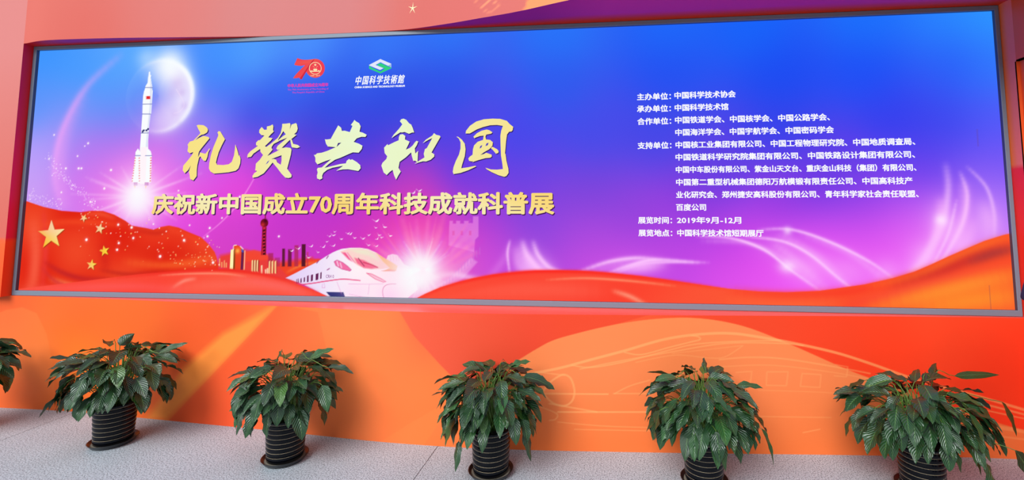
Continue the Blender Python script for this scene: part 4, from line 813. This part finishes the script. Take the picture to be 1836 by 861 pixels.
def plant(seed, loc, rx0, rx1, ztop, n, label, extra=(), wall=.3, rot=0, low=.3, front=.3):
    rnd = random.Random(seed)
    root = empty('potted_plant', loc); tag(root, label, 'potted plant', 'leafy plants in ribbed black pots along the wall')
    for nm, me in (('pot', POT_ME), ('saucer', SAUCER_ME), ('soil', SOIL_ME)):
        o = bpy.data.objects.new(nm, me); COL.objects.link(o); o.parent = root; o.rotation_euler.z = rot
    LO = ([], [], [], []); SO = ([], [])
    def radius(az):
        c, s_ = math.cos(az), math.sin(az)
        ex = rx1 if c > 0 else rx0; ey = wall if s_ > 0 else front
        return 1 / math.sqrt((c / ex) ** 2 + (s_ / ey) ** 2)
    zr = POT_H
    def clampwall(p): return p
    jobs = []
    for i in range(n):
        az = i * 2.399963 + rnd.uniform(-.3, .3); q = math.sqrt((i + .5) / n); R = radius(az)
        L = rnd.uniform(.125, .18); W = L * rnd.uniform(.4, .52)
        if q < .62:
            r = .015 + (q / .62) * .66 * R * rnd.uniform(.8, 1.15)
            z = zr + (ztop - zr) * (.84 - .22 * (q / .62) ** 2 + rnd.uniform(-.12, .06)); pitch = .5 - .95 * q + rnd.uniform(-.45, .3); droop = rnd.uniform(.4, 1.0)
        else:
            k = rnd.random()
            r = max(R - L * (.62 + .25 * k), .07) * rnd.uniform(.82, 1.04)
            z = zr + (ztop - zr) * (.2 + .5 * k); pitch = -.9 + 1.0 * k + rnd.uniform(-.25, .25); droop = rnd.uniform(.35, .9)
        jobs.append((az, r, z, pitch, droop, L, W))
    for i in range(int(n * low)):
        az = rnd.uniform(math.pi * .97, math.pi * 2.03); R = radius(az)
        L = rnd.uniform(.13, .18); W = L * rnd.uniform(.42, .54)
        jobs.append((az, rnd.uniform(.4, .8) * R + .03, zr + rnd.uniform(.09, .28), rnd.uniform(-1.25, -.75), rnd.uniform(.1, .5), L, W))
    for az, r, z, pitch, droop, L, W in jobs:
        base = (r * math.cos(az), r * math.sin(az), z)
        tipy = base[1] + L * .8 * math.sin(az)
        if tipy > wall: base = (base[0], base[1] - (tipy - wall), base[2])
        leaf_geo(LO, base, az + rnd.uniform(-.35, .35), pitch, droop, L, W, rnd.uniform(-.45, .45), rnd.uniform(-.5, .5), rnd, rnd.uniform(-.3, .3))
        a2 = rnd.uniform(0, 6.28); s0 = (rnd.uniform(0, .06) * math.cos(a2) + .02 * math.cos(az), rnd.uniform(0, .06) * math.sin(a2) + .02 * math.sin(az), zr - .022)
        hi = max(z, zr + .06) + .012
        stem_geo(SO, [s0, (s0[0] * .6 + base[0] * .4, s0[1] * .6 + base[1] * .4, zr + (hi - zr) * .7), (s0[0] * .22 + base[0] * .78, s0[1] * .22 + base[1] * .78, hi if pitch < -.2 else z - .012), base], .0028, .0018)
    for ex in extra:                       # single leaves that stand out: (x, y, z, azimuth, pitch, droop, length, width, roll)
        x, y, z, az, pitch, droop, L, W, rl = ex
        leaf_geo(LO, (x, y, z), az, pitch, droop, L, W, rl, .1, rnd)
        stem_geo(SO, [(x * .1, y * .1, zr - .022), (x * .45, y * .45, max(z, zr + .05) + .02), (x * .85, y * .85, max(z + .01, zr + .05)), (x, y, z)], .0028, .0018)
    for LL in (LO[0], SO[0]):
        for q in LL:
            if q.y > wall - .04: q.y = wall - .04 + .04 * math.tanh((q.y - wall + .04) / .08)
    me = bpy.data.meshes.new('foliage'); me.from_pydata([tuple(v) for v in LO[0]], [], LO[1]); me.update()
    set_corner_colors(me, np.clip(np.array(LO[3]), 0, 1))
    uvl = me.uv_layers.new(name='UVMap'); vi = np.empty(len(me.loops), np.int32); me.loops.foreach_get('vertex_index', vi)
    uvl.data.foreach_set('uv', np.array(LO[2], np.float32)[vi].ravel())
    link_mesh('foliage', me, LEAF, root, True)
    from_data('petioles', SO[0], SO[1], STEM, root, True)
    return root
H = math.pi
def base_at(px): h = hit(px, 2, 0.0); return (float(h[0]), float(h[1]), 0.0)
plant(3, (-3.52, -.40, 0), .3, .34, .68, 84, 'leafy plant at the far left, cut by the picture edge', wall=.26, low=.4)
plant(11, base_at((203, 794)), .42, .42, .70, 118, 'broad leafy plant in a ribbed black pot below the rocket on the screen', wall=.26, low=.17,
      extra=[(-.36, -.02, .56, H, .1, .3, .16, .06, .7), (.05, -.05, .66, 1.2, .9, .4, .1, .07, 1.2), (.3, .0, .6, .5, .5, .3, .17, .06, .5), (-.06, -.02, .64, 2.6, .5, .7, .16, .065, .4)])
plant(23, base_at((511, 824)), .33, .33, .69, 112, 'leafy plant in a ribbed black pot below the skyline on the screen', wall=.235, low=.17,
      extra=[(-.02, -.1, .64, -.4, 1.1, .4, .1, .06, .9), (.28, -.02, .58, .1, .2, .7, .17, .05, .3), (.14, .0, .62, .7, .6, .5, .15, .07, .3)])
plant(35, base_at((880, 848)), .34, .33, .67, 118, 'dense leafy plant right beside the dark paving joint, left of the printed train nose', wall=.2, low=.17,
      extra=[(-.15, -.16, .25, -1.9, -1.2, .3, .16, .06, .2), (-.2, -.04, .56, H, .2, .8, .16, .06, .3), (.2, -.02, .57, .1, .1, .7, .17, .07, .4), (.12, .0, .62, .5, .5, .6, .13, .06, .2), (.22, -.12, .34, -.3, -1.2, .2, .2, .06, .2)])
plant(47, base_at((1263, 866)), .35, .34, .665, 112, 'leafy plant second from the right, standing in front of the pale printed train', wall=.245, low=.17,
      extra=[(-.22, -.02, .55, H, .1, .9, .17, .055, .3), (.02, -.04, .63, 1.5, 1.1, .8, .11, .05, .8), (-.16, .02, .58, 2.9, .3, .4, .16, .06, .5), (.3, -.1, .36, -.2, -1.1, .3, .2, .06, .2), (.2, .02, .54, .1, .3, .6, .16, .05, .4)])
plant(59, base_at((1655, 880)), .44, .38, .645, 124, 'sprawling rightmost leafy plant with single leaves reaching out on long stalks', wall=.28, low=.17, rot=.3,
      extra=[(.27, .1, .6, .1, .12, .15, .26, .045, .9), (.44, .0, .5, -.6, -1.1, .3, .18, .07, .2), (.33, -.22, .34, -.8, -.9, .5, .17, .075, .5), (.2, -.2, .26, -.9, -1.2, .1, .19, .08, .1), (-.26, .02, .55, H, .1, .8, .18, .06, .3), (.1, .02, .6, .9, .5, .3, .18, .05, .8)])

# ------------------------------------------------------------------ the person whose sleeve shows at the right edge
SKIN = mat_plain('skin', (214, 158, 132), .5)
NAVY = mat_plain('navy_cotton', (32, 30, 62), .85)
TROUSER = mat_plain('dark_trouser_cloth', (26, 24, 30), .85)
SHOE = mat_plain('black_shoe_leather', (20, 18, 18), .4)
HAIR = mat_plain('black_hair', (18, 15, 14), .5)
EYE = mat_plain('dark_eye', (24, 16, 12), .2)
def skin_mesh(name, verts, edges, mats, parent, sub=2, root=0):
    me = bpy.data.meshes.new(name); me.from_pydata([v[:3] for v in verts], edges, []); me.update()
    o = bpy.data.objects.new(name, me); COL.objects.link(o)
    md = o.modifiers.new('skin', 'SKIN'); md.use_smooth_shade = True
    for i, v in enumerate(verts):
        sv = me.skin_vertices[0].data[i]; sv.radius = (v[3], v[4] if len(v) > 4 else v[3]); sv.use_root = (i == root)
    ss = o.modifiers.new('sub', 'SUBSURF'); ss.levels = ss.render_levels = sub
    dg = bpy.context.evaluated_depsgraph_get(); m2 = bpy.data.meshes.new_from_object(o.evaluated_get(dg))
    bpy.data.objects.remove(o); m2.name = name
    return link_mesh(name, m2, mats, parent, True)
def chain(verts, edges, start, pts):
    i = start
    for p in pts:
        verts.append(p); edges.append((i, len(verts) - 1)); i = len(verts) - 1
    return i
per = empty('person', (3.19, -1.2, 0)); per.rotation_euler.z = math.pi
tag(per, 'person in a dark navy short-sleeved shirt standing at the right edge', 'person')
# faces away from the wall, forearms raised in front of the waist
v = [(0, 0, .93, .14, .10)]; ed = []
chest = chain(v, ed, 0, [(0, 0, 1.05, .13, .095), (0, -.01, 1.2, .145, .1), (0, -.01, 1.34, .15, .09)])
neck = chain(v, ed, chest, [(0, 0, 1.43, .06, .06), (0, .015, 1.5, .055, .058), (0, .03, 1.56, .07, .085), (0, .03, 1.63, .078, .098), (0, .02, 1.69, .06, .075)])
for s_ in (-1, 1):
    k = chain(v, ed, chest, [(s_ * .17, -.01, 1.37, .062, .06), (s_ * .235, -.02, 1.27, .05, .052), (s_ * .28, -.02, 1.15, .044, .045), (s_ * .28, .0, 1.09, .04, .04), (s_ * .22, .12, 1.09, .036, .034), (s_ * .15, .23, 1.13, .027, .024), (s_ * .125, .28, 1.15, .034, .02), (s_ * .11, .315, 1.17, .03, .017)])
    palm = k
    for f_ in range(4):
        o_ = (f_ - 1.5) * .017
        chain(v, ed, palm, [(s_ * .1 + s_ * o_ * .4, .335 - abs(o_) * .2, 1.175 + o_, .009), (s_ * .085 + s_ * o_ * .3, .352 - abs(o_) * .3, 1.18 + o_, .0085), (s_ * .066, .352, 1.182 + o_, .008)])
    chain(v, ed, palm - 1, [(s_ * .105, .285, 1.182, .011), (s_ * .085, .302, 1.2, .01), (s_ * .072, .322, 1.205, .0085)])
    chain(v, ed, 0, [(s_ * .09, 0, .84, .09, .095), (s_ * .1, .0, .66, .072, .078), (s_ * .1, .005, .48, .055, .058), (s_ * .1, -.01, .34, .05, .055), (s_ * .1, -.015, .18, .036, .04), (s_ * .1, -.02, .09, .036, .04), (s_ * .105, .04, .05, .038, .032), (s_ * .11, .13, .035, .036, .022)])
skin_mesh('body', v, ed, SKIN, per)
# face: nose, ears, eyes and mouth set on the head
fb = []
for nm, (x, y, z), (a, b, c) in (('nose', (0, .128, 1.6), (.013, .02, .022)), ('ear', (-.078, .03, 1.6), (.01, .02, .03)), ('ear', (.078, .03, 1.6), (.01, .02, .03))):
    bm = bmesh.new()
    g_ = bmesh.ops.create_icosphere(bm, subdivisions=2, radius=1)
    for q in g_['verts']: q.co = Vector((q.co.x * a + x, q.co.y * b + y, q.co.z * c + z))
    from_bm(nm, bm, SKIN, per, True)
for x in (-.03, .03):
    bm = bmesh.new()
    g_ = bmesh.ops.create_icosphere(bm, subdivisions=2, radius=1)
    for q in g_['verts']: q.co = Vector((q.co.x * .012 + x, q.co.y * .008 + .113, q.co.z * .007 + 1.625))
    from_bm('eye', bm, EYE, per, True)
bm = bmesh.new(); g_ = bmesh.ops.create_icosphere(bm, subdivisions=2, radius=1)
for q in g_['verts']: q.co = Vector((q.co.x * .024, q.co.y * .008 + .108, q.co.z * .006 + 1.56))
from_bm('mouth', bm, mat_plain('lips', (170, 92, 84), .5), per, True)
bm = bmesh.new(); g_ = bmesh.ops.create_icosphere(bm, subdivisions=4, radius=1)
for q in list(bm.verts):
    q.co = Vector((q.co.x * .094, q.co.y * .112 + .012, q.co.z * .105 + 1.655))
bmesh.ops.delete(bm, geom=[q for q in bm.verts if q.co.y > .055 and q.co.z < 1.69 or q.co.z < 1.56], context='VERTS')
hb = from_bm('hair', bm, HAIR, per, True); sm = hb.modifiers.new('thick', 'SOLIDIFY'); sm.thickness = .012
v = [(0, 0, .90, .155, .118)]; ed = []
c1 = chain(v, ed, 0, [(0, 0, 1.05, .146, .112), (0, -.01, 1.2, .16, .116), (0, -.01, 1.34, .162, .104), (0, 0, 1.42, .075, .075)])
for s_ in (-1, 1): chain(v, ed, 3, [(s_ * .175, -.01, 1.375, .075, .074), (s_ * .24, -.02, 1.28, .07, .07), (s_ * .266, -.02, 1.195, .068, .068), (s_ * .268, -.02, 1.18, .068, .068)])
skin_mesh('shirt', v, ed, NAVY, per)
v = [(0, 0, .95, .15, .112), (0, 0, .88, .155, .116)]; ed = [(0, 1)]
for s_ in (-1, 1): chain(v, ed, 1, [(s_ * .092, 0, .8, .1, .104), (s_ * .1, .0, .62, .084, .088), (s_ * .1, .0, .46, .07, .074), (s_ * .1, -.012, .3, .064, .07), (s_ * .1, -.015, .1, .06, .066), (s_ * .1, -.015, .075, .06, .066)])
skin_mesh('trousers', v, ed, TROUSER, per)
for s_ in (-1, 1):
    v = [(s_ * .1, -.055, .045, .042, .044)]; ed = []
    chain(v, ed, 0, [(s_ * .102, .0, .047, .044, .046), (s_ * .106, .08, .04, .045, .038), (s_ * .112, .165, .03, .038, .027)])
    skin_mesh('shoe', v, ed, SHOE, per)
